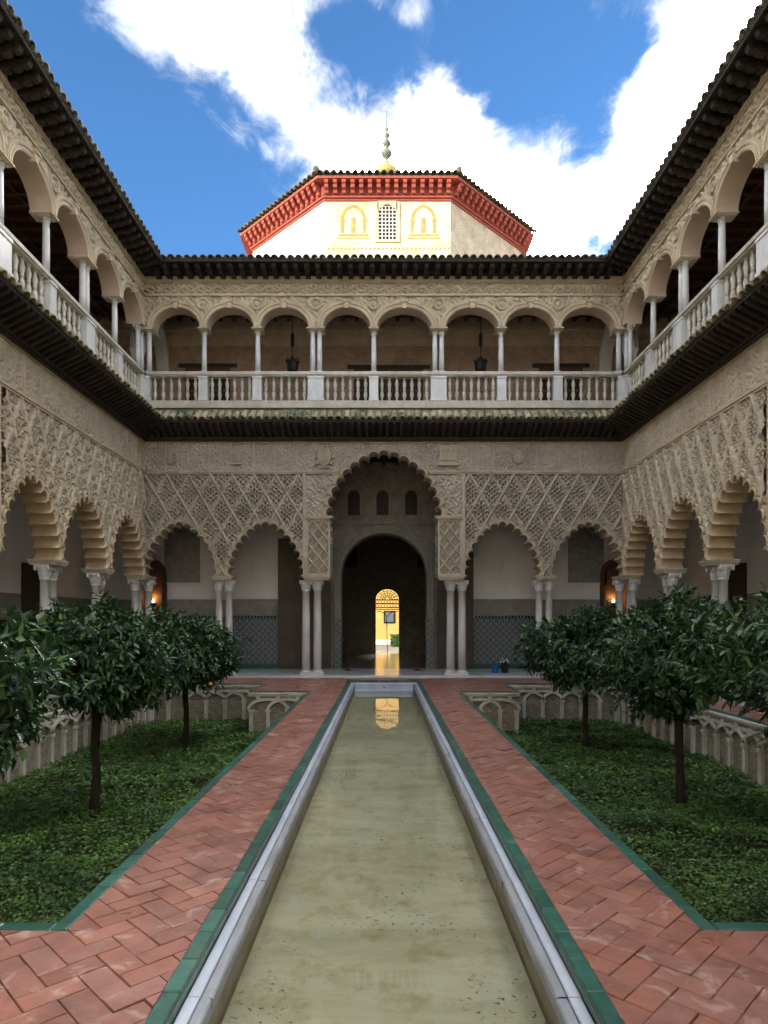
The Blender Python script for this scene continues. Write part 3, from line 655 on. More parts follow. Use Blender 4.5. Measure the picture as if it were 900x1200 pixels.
# ------------------------------------------------------------------ upper gallery
UC = (MB().lathe([(.074, 0), (.076, .4), (.07, 1.0), (.064, 1.12), (.075, 1.125), (.075, 1.15)], seg=16).mesh('column', 'marble', True),
      cap_mesh(.068, .16, .105, 'stone'), base_mesh(.072, .07, 'marble'))
def ucolumn(T, s, d, parent, z0=8.94):
    o = link('column', UC[0], parent, Vector(T(s, d, z0+.06)), ROT[T]); o.scale = (1, 1, .94)
    c = sub('capital', UC[1], o); c.location = (0, 0, 1.145); e = sub('base', UC[2], o); e.location = (0, 0, -.065)
def upper(T, label, posts, s_end, mat):
    """posts: (s, pair?) from one corner on"""
    A = thing('upper_arcade', label, 'arcade', T((posts[0][0]+s_end)/2 if T is not TB else 0, 0, 7.88))
    holes = []; half = lambda p: .27 if p == 2 else (.16 if p == 1 else .3)
    UP = [(0, -.02), (.03, -.045), (.05, -.045), (.056, -.02), (.1, -.02), (.106, -.05), (.14, -.06), (.146, -.035), (.18, -.04), (.2, .04)]
    zs = 10.22
    for (a, pa), (b_, pb) in zip(posts[:-1], posts[1:]):
        l, r = a+half(pa)-.06, b_-half(pb)+.06; c = (l+r)/2; w = (r-l)/2
        fn = (lambda t, w=w: ellipse(w, .58, t)); holes.append(hole(fn, c, zs, .1))
        arch('arch', fn, c, zs, .45, UP, T, 'trim_warm', A, 'intrados', -.02)
        k = MB(T); k.hexa([(c-.055, -.1, zs+.53), (c+.055, -.1, zs+.53), (c+.05, .05, zs+.53), (c-.05, .05, zs+.53), (c-.08, -.1, zs+.78), (c+.08, -.1, zs+.78), (c+.08, .05, zs+.78), (c-.08, .05, zs+.78)])
        k.box(c-.09, c+.09, -.13, .05, zs+.7, zs+.76); k.build('keystone', 'trim_warm', A)
    lo, hi = (posts[0][0], s_end) if T is not TB else (-7., 7.)
    def rel(S, Z):
        h = arabesque(22, .05)(S, Z)
        for s_, p in posts:
            r = np.hypot(S-s_, Z-10.9); h = np.where(r < .16, -.01, h); h = np.where(np.abs(r-.15) < .024, .05, h); h = np.where(r < .08, .05*(1-(r/.08)**2), h)
        return h
    panel('spandrel_relief', lo, hi, zs, 11.13, .0165, rel, holes, T, mat, A)
    panel('scroll_frieze', lo, hi, 11.19, 11.52, .0165, scroll(11.355, .165, .5, .075), holes, T, mat, A)
    b = MB(T); b.box(lo, hi, -.05, .03, 11.13, 11.155); b.box(lo, hi, -.03, .03, 11.156, 11.19); b.box(lo, hi, -.03, .03, 11.52, 11.55); b.box(lo, hi, -.07, .03, 11.551, 11.6); b.box(lo, hi, -.045, .03, 11.601, 11.72)
    b.build('cornice', 'trim_warm', A)
    panel('wall_back', lo, hi, zs, 11.8, .08, None, holes, T, 'plaster', A, d0=.45)
    for s_, p in posts:
        if p == 0: continue
        w = half(p)
        b = MB(T); b.box(s_-w+.03, s_+w-.03, .0, .4, 10.165, 10.19); b.box(s_-w, s_+w, -.04, .44, 10.191, zs+.005); b.build('impost', 'trim_warm', A)
        for dx in ((-.1, .1) if p == 2 else (0,)): ucolumn(T, s_+dx, .16, A)
    return A
bposts = [(-7., 0), (-5.3, 1), (-3.72, 1), (-2.0, 2), (-.3, 1), (1.6, 2), (3.45, 1), (5.1, 1), (7., 0)]
sposts = [(0., 0), (1.75, 1), (3.5, 2), (5.27, 1), (7.05, 2), (8.85, 1), (10.65, 2), (12.4, 1)]
ub = upper(TB, 'end upper gallery arcade of shallow round arches under the octagonal dome', bposts, 7., 'stucco_up')
ul = upper(TL, 'upper gallery arcade of shallow round arches '+LS, sposts, 12.4, 'stucco_up')
ur = upper(TR, 'upper gallery arcade of shallow round arches '+RS, sposts, 12.4, 'stucco_up')
for sg in (-1, 1):
    b = MB(TB); b.box(sg*7.08-.3, sg*7.08+.3, -.04, .6, 10.165, 10.225); b.build('impost', 'trim_warm', ub); ucolumn(TB, sg*6.92, .16, ub); ucolumn(TB, sg*7.16, .16, ub); ucolumn(TB, sg*7.16, -.12, ub)
bal = MB().lathe([(.05, 0), (.05, .04), (.03, .05), (.028, .08), (.062, .2), (.05, .27), (.03, .335), (.045, .345), (.045, .375), (.03, .385), (.05, .46), (.06, .53), (.03, .64), (.028, .67), (.05, .68), (.05, .72)], seg=10).mesh('baluster', 'stone', True)
def balustrade(T, label, posts, s_end):
    B = thing('balustrade', label, 'balustrade', T((posts[0][0]+s_end)/2 if T is not TB else 0, 0, 7.88))
    lo, hi = (posts[0][0], s_end) if T is not TB else (-6.95, 6.95)
    if T is not TB: lo += .12
    b = MB(T); b.box(lo, hi, -.04, .3, 7.86, 7.97); b.box(lo, hi, -.01, .27, 7.971, 8.08); b.build('base_rail', 'stone', B)
    b = MB(T); b.box(lo, hi, 0.03, .25, 8.802, 8.84); b.cbox(lo, hi, -.01, .29, 8.841, 8.94, .02); b.build('handrail', 'stone', B)
    for i, (s, p) in enumerate(posts):
        w = {0: .14, 1: .13, 2: .23}[p]
        b = MB(T); b.box(s-w, s+w, .0, .3 if p else .28, 8.081, 8.801); b.box(s-w-.015, s+w+.015, -.02, .28, 8.081, 8.16); b.box(s-w-.015, s+w+.015, -.02, .3, 8.74, 8.801); b.build('post', 'marble', B)
        if i+1 < len(posts):
            s2, p2 = posts[i+1]; a0 = s+w; a1 = s2-{0: .14, 1: .13, 2: .23}[p2]; n = max(4, int(round((a1-a0)/.222)))
            for k in range(n): link('baluster', bal, B, Vector(T(a0+(k+.5)*(a1-a0)/n, .14, 8.081)), random.uniform(0, 6))
    return B
balustrade(TB, 'pale stone balustrade of turned balusters running below the octagonal dome', bposts, 7.)
balustrade(TL, 'pale stone balustrade over dark rafters '+LS, sposts, 12.4)
balustrade(TR, 'pale stone balustrade over dark rafters '+RS, sposts, 12.4)

# ------------------------------------------------------------------ galleries behind the arcades
YI, XI = 21.7, 9.7
fl = MB(); fl.box(-XI, XI, 18.9, YI, -.05, .05); fl.box(7.0, XI, 2, 18.9, -.05, .0495); fl.box(-XI, -7.0, 2, 18.9, -.05, .0495); struct(fl.build('gallery_floor', 'gfloor'))
st = MB(); st.box(-2.6, 2.6, 18.72, 18.9, -.03, .03); struct(st.build('doorstep', 'gfloor'))
uf = MB(); uf.box(-XI, XI, YB+.3, YI, 7.6, 7.9); uf.box(7.3, XI, 5, YB+.3, 7.6, 7.8995); uf.box(-XI, -7.3, 5, YB+.3, 7.6, 7.8995); struct(uf.build('upper_gallery_floor', 'stone'))
def ceiling(name, label, x0, x1, y0, y1, z, along, mat='woodwarm', n=10):
    C = thing(name, label, 'ceiling', ((x0+x1)/2, (y0+y1)/2, z))
    b = MB(); b.box(x0, x1, y0, y1, z, z+.06); b.build('boards', mat, C)
    bm = MB(); 
    if along == 'x':   # beams across y
        L = y1-y0; bm.box(-.05, .05, -L/2, L/2, -.14, 0); me = bm.mesh('beam', mat); k = int((x1-x0)/.45)
        for i in range(k): link('beam', me, C, ((x0+(i+.5)*(x1-x0)/k), (y0+y1)/2, z))
        for j in range(3): q = MB(); yy = y0+(j+.5)*(y1-y0)/3; q.box(x0, x1, yy-.04, yy+.04, z-.12, z-.001); q.build('cross_beam', mat, C)
    else:
        L = x1-x0; bm.box(-L/2, L/2, -.05, .05, -.14, 0); me = bm.mesh('beam', mat); k = int((y1-y0)/.45)
        for i in range(k): link('beam', me, C, ((x0+x1)/2, y0+(i+.5)*(y1-y0)/k, z))
        for j in range(3): q = MB(); xx = x0+(j+.5)*(x1-x0)/3; q.box(xx-.04, xx+.04, y0, y1, z-.12, z-.001); q.build('cross_beam', mat, C)
    return C
ceiling('gallery_ceiling', 'dark beamed ceiling over the end upper gallery with hanging lanterns', -XI, XI, YB+.45, YI, 11.72, 'x')
ceiling('gallery_ceiling', 'coffered brown upper gallery ceiling '+LS, -XI, -XW-.45, 5, YB+.449, 11.72, 'y')
ceiling('gallery_ceiling', 'coffered brown upper gallery ceiling '+RS, XW+.45, XI, 5, YB+.449, 11.72, 'y')
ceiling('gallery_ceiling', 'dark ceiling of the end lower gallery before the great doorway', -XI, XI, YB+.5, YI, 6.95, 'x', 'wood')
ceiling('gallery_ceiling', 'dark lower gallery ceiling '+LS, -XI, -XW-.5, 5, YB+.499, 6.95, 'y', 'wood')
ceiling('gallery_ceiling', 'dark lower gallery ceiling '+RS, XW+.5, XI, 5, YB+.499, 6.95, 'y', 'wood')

# end wall of the lower gallery with the great doorway
TI = lambda s, d, z: (s, YI+d, z)
W = thing('gallery_wall', 'white plaster wall with tiled dado and round-headed great doorway behind the end arcade', 'wall', (0, YI, 0))
DW, DS = 1.42, 3.12
dfn = lambda t: ellipse(DW, DW, t)
dh = hole(dfn, 0, DS, .1)
dh = [(dh[0][0], -1)]+dh[1:-1]+[(dh[-1][0], -1)]
panel('plaster', -XI, -2.15, 2.36, 7.5, .3, None, [], TI, 'plaster', W); panel('plaster', 2.15, XI, 2.36, 7.5, .3, None, [], TI, 'plaster', W)
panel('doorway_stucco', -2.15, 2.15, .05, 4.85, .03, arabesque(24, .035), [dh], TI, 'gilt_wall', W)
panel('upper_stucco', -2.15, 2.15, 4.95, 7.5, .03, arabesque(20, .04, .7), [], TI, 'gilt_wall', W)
b = MB(TI); b.box(-2.15, 2.15, -.08, .02, 4.851, 4.9); b.box(-2.15, 2.15, -.05, .02, 4.9005, 4.95); b.build('ledge', 'gilt_wall', W)
arch('door_arch', dfn, 0, DS, .6, [(0, -.02), (.02, -.05), (.1, -.06), (.11, -.02), (.17, -.02), (.18, -.05), (.23, -.055), (.24, .03)], TI, 'gilt_wall', W, 'gilt_wall', -.02)
for sg in (-1, 1):
    x0, x1 = sorted((sg*(DW+.2), sg*XI)); b = MB(TI); b.box(x0, x1, .06, .6, 0, 7.55); b.build('wall_core', 'plaster', W)
b = MB(TI); b.box(-DW-.199, DW+.199, .06, .6, DS+DW+.2, 7.55); b.build('wall_core', 'plaster', W)
panel('wall_core', -DW-.199, DW+.199, DS, DS+DW+.2, .03, None, [hole(dfn, 0, DS, .1)], TI, 'gilt_wall', W, d0=.55)
for sg in (-1, 1):
    x0, x1 = sorted((sg*DW, sg*(DW+.24))); b = MB(TI); b.box(x0, x1, -.06, .6, 1.72, DS); b.build('door_jamb', 'gilt_wall', W)
    b = MB(TI); b.box(x0, x1, -.07, .6, .05, 1.72); b.build('jamb_dado', 'dado', W)
    x0, x1 = sorted((sg*2.15, sg*XI))
    b = MB(TI); b.box(x0, x1, -.03, .05, .05, .2); b.box(x0, x1, -.03, .05, 1.7, 1.74); b.build('dado_border', 'green', W)
    b = MB(TI); b.box(x0, x1, -.025, .05, .201, 1.699); b.build('tile_dado', 'dado', W)
    n = int((x1-x0)/.11); b = MB(TI)
    for k in range(n): b.box(x0+k*.11, x0+k*.11+.06, -.03, .02, 1.741, 1.80)
    b.build('dado_crenellation', 'darkpot', W)
    panel('dado_stucco', x0, x1, 1.80, 2.34, .03, arabesque(36, .015), [], TI, 'grey_stucco', W, d0=-.01)
    x0, x1 = sorted((sg*6.1, sg*7.3)); panel('carved_panel', x0, x1, 2.9, 4.75, .03, arabesque(18, .03), [], TI, 'grey_stucco', W, d0=-.035)
    b = MB(TI); b.box(x0-.08, x0, -.05, .02, 2.82, 4.83); b.box(x1, x1+.08, -.05, .02, 2.82, 4.83); b.box(x0, x1, -.05, .02, 2.82, 2.899); b.box(x0, x1, -.05, .02, 4.751, 4.83); b.build('panel_frame', 'plaster', W)
for x in (-1.0, -.05, .9):                         # three blind windows over the door
    f = lambda t: ellipse(.2, .22, t); o = MB(TI); o.box(x-.2, x+.2, -.03, -.005, 5.15, 5.75); P = [(x+a, 5.75+c) for a, c in ellipse(.2, .22, 0, 12)]; o.prism(P, -.03, -.005); ow = o.build('blind_window', 'wood', W)
    fr = MB(TI); fr.box(x-.27, x-.2, -.06, 0, 5.1, 5.75); fr.box(x+.2, x+.27, -.06, 0, 5.1, 5.75); fr.rings([[(x+a, -.06, 5.75+c) for a, c in ellipse(.2, .22, t, 12)] for t in (0, .07)]); sub('frame', fr.mesh('frame', 'gilt_wall'), ow)
# open door leaves
def leaf(x0, x1, label, z1=4.35):
    D = thing('wooden_door', label, 'door', ((x0+x1)/2, YI-.1, .05)); T = lambda s, d, z: (s, YI-.2+d, z)
    b = MB(T); b.box(x0, x1, .03, .1, .06, z1); b.build('leaf', 'door', D)
    n = 8
    for r in range(n):
        for c in range(3):
            w = (x1-x0)/3; h = (z1-.1)/n; p = MB(T); p.box(x0+c*w+.05, x0+(c+1)*w-.05, .0, .029, .1+r*h+.05, .1+(r+1)*h-.05); p.build('door_panel', 'door', D)
    return D
leaf(-3.5, -1.75, 'wider dark panelled door leaf folded back beside the great doorway'); leaf(1.75, 2.95, 'narrower dark panelled door leaf folded back beside the great doorway')
# side walls of the lower gallery
for sg, T, nm in ((-1, lambda s, d, z: (-XI-d, YB-s, z), LS), (1, lambda s, d, z: (XI+d, YB-s, z), RS)):
    G = thing('gallery_wall', 'white wall with tiled dado behind the arcade '+nm, 'wall', (sg*XI, 12, 0))
    panel('plaster', -2.6, 14, 2.36, 7.5, .4, None, [], T, 'plaster', G); b = MB(T); b.box(-2.6, 14, .06, .4, 0, 7.55); b.build('wall_core', 'plaster', G)
    b = MB(T); b.box(-2.55, 14, -.025, .05, .05, 1.7); b.build('tile_dado', 'dado', G)
    panel('dado_stucco', -2.55, 14, 1.7, 2.36, .05, arabesque(36, .015), [], T, 'grey_stucco', G, d0=-.01)
    for s in (1.1, 6.3): 
        b = MB(T); b.box(s-.55, s+.55, -.06, .02, .05, 3.2); o = b.build('dark_doorway', 'wood', G)
# lit niches at the two ends of the end wall
def niche(x, nm):
    Nn = thing('niche_door', 'arched dark side doorway with a warm lamp '+nm, 'doorway', (x, YI, 0))
    T = lambda s, d, z: (x+s, YI+d, z)
    b = MB(T); P = [(-.34, .06), (.34, .06)]+[(.34*math.cos(PI*i/12), 3.1+.5*math.sin(PI*i/12)) for i in range(13)]; b.prism(P, -.05, -.012); b.build('doorway', 'woodwarm', Nn)
    b = MB(T); R = [[(-.34-t, d, .06)]+[((.34+t)*-math.cos(PI*i/12), d, 3.1+(.5+t)*math.sin(PI*i/12)) for i in range(13)]+[(.34+t, d, .06)] for t, d in ((0, -.05), (0, -.3), (.07, -.3), (.07, 0))]; b.rings(R); b.build('frame', 'woodwarm', Nn)
    L = thing('wall_lamp', 'small lit lamp in the arched side doorway '+nm, 'lamp', (x, YI-.1, 2.1))
    k = MB().lathe([(.02, 0), (.05, .02), (.065, .12), (.05, .14)], (x, YI-.13, 2.1), 10); k.build('cup', 'iron', L)
    k = MB().lathe([(.015, .0), (.04, .03), (.035, .09), (.01, .14)], (x, YI-.13, 2.22), 10); k.build('bulb', 'glow', L)
    ld = bpy.data.lights.new('lamp_light', 'POINT'); ld.energy = 1.6; ld.color = (1, .55, .18); ld.shadow_soft_size = .05
    lo = bpy.data.objects.new('lamp_light', ld); COL.objects.link(lo); lo.location = (x, YI-.18, 2.42); lo.parent = L; lo.matrix_parent_inverse = Matrix.Translation(-Vector(L.location))
niche(-7.62, LS); niche(7.58, RS)

# upper gallery inner walls
U = thing('gallery_wall', 'pale brick wall with dark doors behind the end upper arcade', 'wall', (0, YI, 7.9))
b = MB(TI); b.box(-XI, XI, 0, .4, 7.9, 10.75); b.build('brickwork', 'brick', U)
panel('stucco_frieze', -XI, XI, 10.82, 11.3, .03, scroll(11.06, .23, .8, .03), [], TI, 'trim_warm', U, d0=-.01)
b = MB(TI); b.box(-XI, XI, -.06, .3, 10.751, 10.82); b.box(-XI, XI, -.08, .3, 11.301, 11.4); b.box(-XI, XI, 0, .3, 11.401, 11.9); b.build('cornice', 'trim', U)
for x0, x1, z1 in ((-6.6, -5.1, 10.05), (-1.0, 1.3, 10.0), (5.15, 6.6, 10.05)):
    b = MB(TI); b.box(x0, x1, -.03, .02, 7.9, z1); o = b.build('door', 'woodwarm', U)
    b = MB(TI); b.box(x0-.22, x1+.22, -.06, .02, z1+.001, z1+.12); sub('lintel', b.mesh('lintel', 'wood'), o)
    for k in range(3): b = MB(TI); w = (x1-x0)/2; [b.box(x0+c*w+.08, x0+(c+1)*w-.08, -.05, -.0305, 7.98+k*.68, 8.55+k*.68) for c in (0, 1)]; sub('panel', b.mesh('panel', 'wood'), o)
for sg, T, nm in ((-1, lambda s, d, z: (-XI-d, YB-s, z), LS), (1, lambda s, d, z: (XI+d, YB-s, z), RS)):
    G = thing('gallery_wall', 'pale brick wall behind the upper arcade '+nm, 'wall', (sg*XI, 12, 7.9))
    b = MB(T); b.box(-2.55, 14, 0, .4, 7.9, 10.75); b.build('brickwork', 'brick', G)
    b = MB(T); b.box(-2.5, 14, -.06, .3, 10.751, 10.82); b.box(-2.5, 14, 0, .3, 10.821, 11.3); b.box(-2.5, 14, -.08, .3, 11.301, 11.4); b.box(-2.5, 14, 0, .3, 11.401, 11.9); b.build('cornice', 'trim', G)
    # arches across the gallery corner
    D = thing('corner_arch', 'pale stone arch across the upper gallery corner '+nm, 'arch', (sg*7.2, YB+1.3, 7.9))
    TX = lambda s, d, z: (sg*(7.2+d), YB+1.55+s, z)
    fn = lambda t: ellipse(1.05, 1.35, t)
    b = MB(TX); ins = fn(0); ou = fn(.22)
    R = [[(x, .35, 9.75+z) for x, z in ou], [(x, .35, 9.75+z) for x, z in ins], [(x, -.05, 9.75+z) for x, z in ins], [(x, -.05, 9.75+z) for x, z in ou]]; b.rings(R); b.build('archivolt', 'plaster', D)
    panel('spandrel', -1.1, 1.15, 9.75, 11.7, .05, None, [hole(fn, 0, 9.75, .12)], TX, 'plaster', D, d0=.1)
    b = MB(TX)
    for e in (-1.16, 1.16): b.hexa([(e-.05, .05, 9.3), (e+.05, .05, 9.3), (e+.05, .25, 9.3), (e-.05, .25, 9.3), (e-.12, -.06, 9.75), (e+.12, -.06, 9.75), (e+.12, .36, 9.75), (e-.12, .36, 9.75)])
    b.build('corbel', 'plaster', D)

# lanterns hanging in the end upper gallery
def lantern(x, nm):
    Y = 20.4; L = thing('hanging_lantern', 'black iron lantern hanging %s' % nm, 'lantern', (x, Y, 9.35))
    b = MB().lathe([(.03, 0), (.1, .04), (.16, .1), (.19, .34), (.2, .36), (.22, .37), (.12, .46), (.05, .5), (.03, .56)], (x, Y, 9.35), 8); b.build('body', 'iron', L)
    b = MB()
    for k in range(8):
        a = 2*PI*k/8; b.box(x+.2*math.cos(a)-.015, x+.2*math.cos(a)+.015, Y+.2*math.sin(a)-.015, Y+.2*math.sin(a)+.015, 9.7, 9.8)
    b.build('crown', 'iron', L)
    b = MB().tube([(x, Y, 9.9), (x, Y, 11.6)], .012, 6); b.build('chain', 'iron', L)
    b = MB().lathe([(.04, 0), (.055, .02), (.055, .4), (.04, .42)], (x, Y, 10.2), 8); b.build('counterweight', 'iron', L)
lantern(-2.86, 'in the upper gallery %s' % LS.replace('on the wing ', '')); lantern(3.02, 'in the upper gallery %s' % RS.replace('on the wing ', ''))

# ------------------------------------------------------------------ hall behind the doorway and the lit court beyond it
H = thing('hall', 'dark hall seen through the great doorway', 'hall', (0, 27, 0))
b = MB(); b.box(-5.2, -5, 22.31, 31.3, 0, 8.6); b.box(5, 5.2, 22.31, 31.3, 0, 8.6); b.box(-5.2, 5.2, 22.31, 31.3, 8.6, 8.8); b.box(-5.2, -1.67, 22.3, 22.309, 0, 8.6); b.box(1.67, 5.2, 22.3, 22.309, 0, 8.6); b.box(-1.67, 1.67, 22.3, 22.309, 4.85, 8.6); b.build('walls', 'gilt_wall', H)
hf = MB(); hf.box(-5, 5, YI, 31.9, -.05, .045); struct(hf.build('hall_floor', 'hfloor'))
TG = lambda s, d, z: (.16+s, 31.3+d, z)
gfn = lambda t: ellipse(.56, .5, t)
g_h = hole(gfn, 0, 2.66, 0.0); g_h = [(g_h[0][0], -1)]+g_h[1:-1]+[(g_h[-1][0], -1)]
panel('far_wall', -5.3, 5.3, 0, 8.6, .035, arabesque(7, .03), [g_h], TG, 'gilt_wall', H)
b = MB(TG); b.box(-.62, -.56, 0, .5, .05, 2.66); b.box(.56, .62, 0, .5, .05, 2.66); b.rings([[(x, d, 2.66+z) for x, z in gfn(t)] for t, d in ((.06, -.03), (0, -.03), (0, .5))]); b.build('gate_frame', 'wood', H)
for x in (-2.6, -1.75, 1.75, 2.6):
    P = [(x-.3, 4.2), (x+.3, 4.2)]+[(x+.3*math.cos(PI*i/10), 5.2+.35*math.sin(PI*i/10)) for i in range(11)]; b = MB(TG); b.prism(P, -.04, -.031); b.build('blind_window', 'wood', H)
S_ = thing('gilded_screen', 'gilded lattice fanlight over the far bright doorway', 'screen', (.16, 31.5, 2.1)); b = MB(TG)
def bar(b, p, q, w=.018): b.tube([(p[0], .2, p[1]), (q[0], .2, q[1])], w, 5)
for r in (.12, .24, .36, .48): b.tube([(r*math.cos(a), .2, 2.66+r*.85*math.sin(a)) for a in np.linspace(0, PI, 14)], .014, 5)
for k in range(9): a = PI*k/8; bar(b, (.12*math.cos(a), 2.66+.1*math.sin(a)), (.53*math.cos(a), 2.66+.47*math.sin(a)))
for k in range(8):
    x = -.49+k*.14
    b.tube([(x+.06*math.cos(a), .2, 2.36+.09*math.sin(a)) for a in np.linspace(0, 2*PI, 9)], .013, 5); b.tube([(x+.06*math.cos(a), .2, 2.55+.08*math.sin(a)) for a in np.linspace(0, 2*PI, 9)], .013, 5)
for z in (2.18, 2.26, 2.46, 2.64): bar(b, (-.55, z), (.55, z), .022)
b.build('lattice', 'oldgold', S_)
g = MB(TG); g.tube([(-.53, .25, 2.1)]+[(-.53+.5*math.sin(a), .25, 2.1-.3*(1-math.cos(a))) for a in np.linspace(0, PI/2, 8)]+[(0, .25, .06)], .02, 6); g.tube([(.53, .25, 2.1)]+[(.53-.5*math.sin(a), .25, 2.1-.3*(1-math.cos(a))) for a in np.linspace(0, PI/2, 8)], .02, 6); g.build('iron_frame', 'iron', S_)
cg = MB(); cg.box(-9, 6, 31.9, 60, -.06, .02); struct(cg.build('far_court_ground', 'ground'))
YW = thing('yellow_building', 'sunlit yellow wall with a dark framed window beyond the far doorway', 'building', (0, 44, 0))
b = MB(); b.box(-7, 9, 44, 45, 0, 6); b.build('wall', 'yellow', YW)
b = MB(); b.box(-.02, .74, 43.94, 44.02, 1.45, 2.3); wo = b.build('window', 'iron', YW); b = MB(); b.box(.08, .64, 43.92, 43.938, 1.55, 2.2); sub('pane', b.mesh('pane', 'glass'), wo)
b = MB(); b.box(-7, 9, 43.96, 43.999, 0, .35); b.build('plinth', 'plaster', YW)

# ------------------------------------------------------------------ leaves, made in bulk
def leaves(P, Dv, Nv, Ln, Wd, fold=.18):
    """P base points, Dv leaf directions, Nv normals, lengths and widths -> verts and quads (each leaf = 2 folded quads)"""
    Dv = Dv/np.linalg.norm(Dv, axis=1)[:, None]; Sd = np.cross(Dv, Nv); Sd /= np.linalg.norm(Sd, axis=1)[:, None]+1e-9; Nn = np.cross(Sd, Dv)
    L_ = Ln[:, None]; W_ = Wd[:, None]
    b = P; t = P+Dv*L_-Nn*L_*.12; m1 = P+Dv*L_*.4; up = Nn*W_*fold
    l1 = m1-Sd*W_+up; r1 = m1+Sd*W_+up; m2 = P+Dv*L_*.72-Nn*L_*.03; l2 = m2-Sd*W_*.62+up*.6; r2 = m2+Sd*W_*.62+up*.6
    n = len(P); V = np.stack([b, l1, l2, t, r2, r1], 1).reshape(-1, 3); i = np.arange(n)[:, None]*6
    Q = np.concatenate([i+np.array([[0, 1, 2, 3]]), i+np.array([[0, 3, 4, 5]])], 1).reshape(-1, 4); return V, Q

def orange_tree(x, y, rx, rz, zc, label, nleaf, lean=0., lsize=1.):
    zg = -1.05; T = thing('orange_tree', label, 'tree', (x, y, zg), 'orange trees planted in the sunken beds')
    r = random.Random(int(x*10+y*100)); rg = np.random.default_rng(int(abs(x*100)+y*10))
    fork = zc-rz*.75; w = MB(); pts = [(x+lean*(1-k/5)+r.uniform(-.025, .025), y+r.uniform(-.03, .03), zg-.05+(fork-zg+.05)*k/5) for k in range(6)]
    pts[-1] = (x, y, fork); w.tube(pts, [.085, .066, .058, .056, .06, .066], 9)
    tips = []
    for k in range(7):
        a = 2*PI*k/7+r.uniform(-.3, .3); q = Vector((x+rx*.7*math.cos(a), y+rx*.7*math.sin(a), zc+r.uniform(-.1, .6)*rz)); p0 = Vector((x, y, fork-.12*(k % 2)-.02)); mid = p0.lerp(q, .45)+Vector((0, 0, -.05+.12*r.random()))
        w.tube([p0, p0.lerp(mid, .5)+Vector((r.uniform(-.03, .03), r.uniform(-.03, .03), .04)), mid, q], [.045, .036, .026, .01], 6); tips.append(q)
        for j in range(3): e = mid+Vector((r.uniform(-.4, .4)*rx, r.uniform(-.4, .4)*rx, r.uniform(.1, .5)*rz)); w.tube([mid, mid.lerp(e, .5), e], [.018, .012, .005], 5)
    w.build('trunk', 'bark', T, True)
    # twig clusters through an uneven crown
    nc = nleaf//9; d = rg.normal(size=(nc, 3)); d /= np.linalg.norm(d, axis=1)[:, None]
    lob = 1+.17*np.sin(3.1*d[:, 0]+2*d[:, 2]+x)+.14*np.sin(5*d[:, 1]+3.3*d[:, 2]+y)+.1*np.sin(8*d[:, 0]+7*d[:, 1])+.06*np.sin(13*d[:, 2]+11*d[:, 0])
    rad = lob*np.where(rg.random(nc) < .72, rg.uniform(.84, 1.03, nc), rg.uniform(.4, .85, nc))
    d[:, 2] = np.where(d[:, 2] < 0, d[:, 2]*.8, d[:, 2])
    C = np.array([x, y, zc])+d*rad[:, None]*np.array([rx, rx, rz])
    hole_ = np.sin(C[:, 0]*4.3+1)*np.sin(C[:, 1]*4.9+y)*np.sin(C[:, 2]*5.1+x); C = C[hole_ < .55]; d = d[hole_ < .55]; nc = len(C)
    k = 9; ax = d*.8+rg.normal(size=(nc, 3))*.35+np.array([0, 0, .05]); ax /= np.linalg.norm(ax, axis=1)[:, None]
    P = np.repeat(C, k, 0); A = np.repeat(ax, k, 0); n = len(P)
    tpos = np.tile(np.linspace(-.11, .11, k), nc); P = P+A*tpos[:, None]*lsize
    Dv = A*.55+rg.normal(size=(n, 3))*.62+np.array([0, 0, -.38]); Nv = np.array([0, 0, 1.])+np.repeat(d, k, 0)*.55+rg.normal(size=(n, 3))*.35
    V, Q = leaves(P, Dv, Nv, rg.uniform(.06, .165, n)*lsize, rg.uniform(.016, .034, n)*lsize)
    link('crown', arrmesh('crown', V, Q, 'leaf', False), T)
    return T
TREES = [(4.16, 13.5, 1.06, .8, 1.05, 'round orange tree at the doorway end of the '+RB, 9000, .02, 1.15),
         (4.2, 9.35, .9, .84, 1.08, 'orange tree between two others in the '+RB, 10000, .05, 1.0),
         (4.15, 5.2, 1.25, .64, 1.27, 'orange tree beside the tiled crossing in the '+RB, 11000, 0, 1.0),
         (-4.1, 13.5, 1.08, .78, 1.0, 'round orange tree with a small fruit in the '+LB, 9000, .02, 1.15),
         (-3.9, 8.9, .9, .78, 1.1, 'orange tree between two others in the '+LB, 10000, -.05, 1.0),
         (-3.75, 4.75, 1.22, .74, 1.08, 'orange tree beside the tiled crossing in the '+LB, 12000, 0, 1.0)]
for t in TREES: orange_tree(*t)
o = tag(MB().lathe([(.004, -.036), (.028, -.024), (.037, 0), (.028, .024), (.004, .036)], (-3.35, 12.6, .42), 10).build('orange_fruit', 'orange', None, True), 'small orange hanging low in a round orange tree', 'fruit')

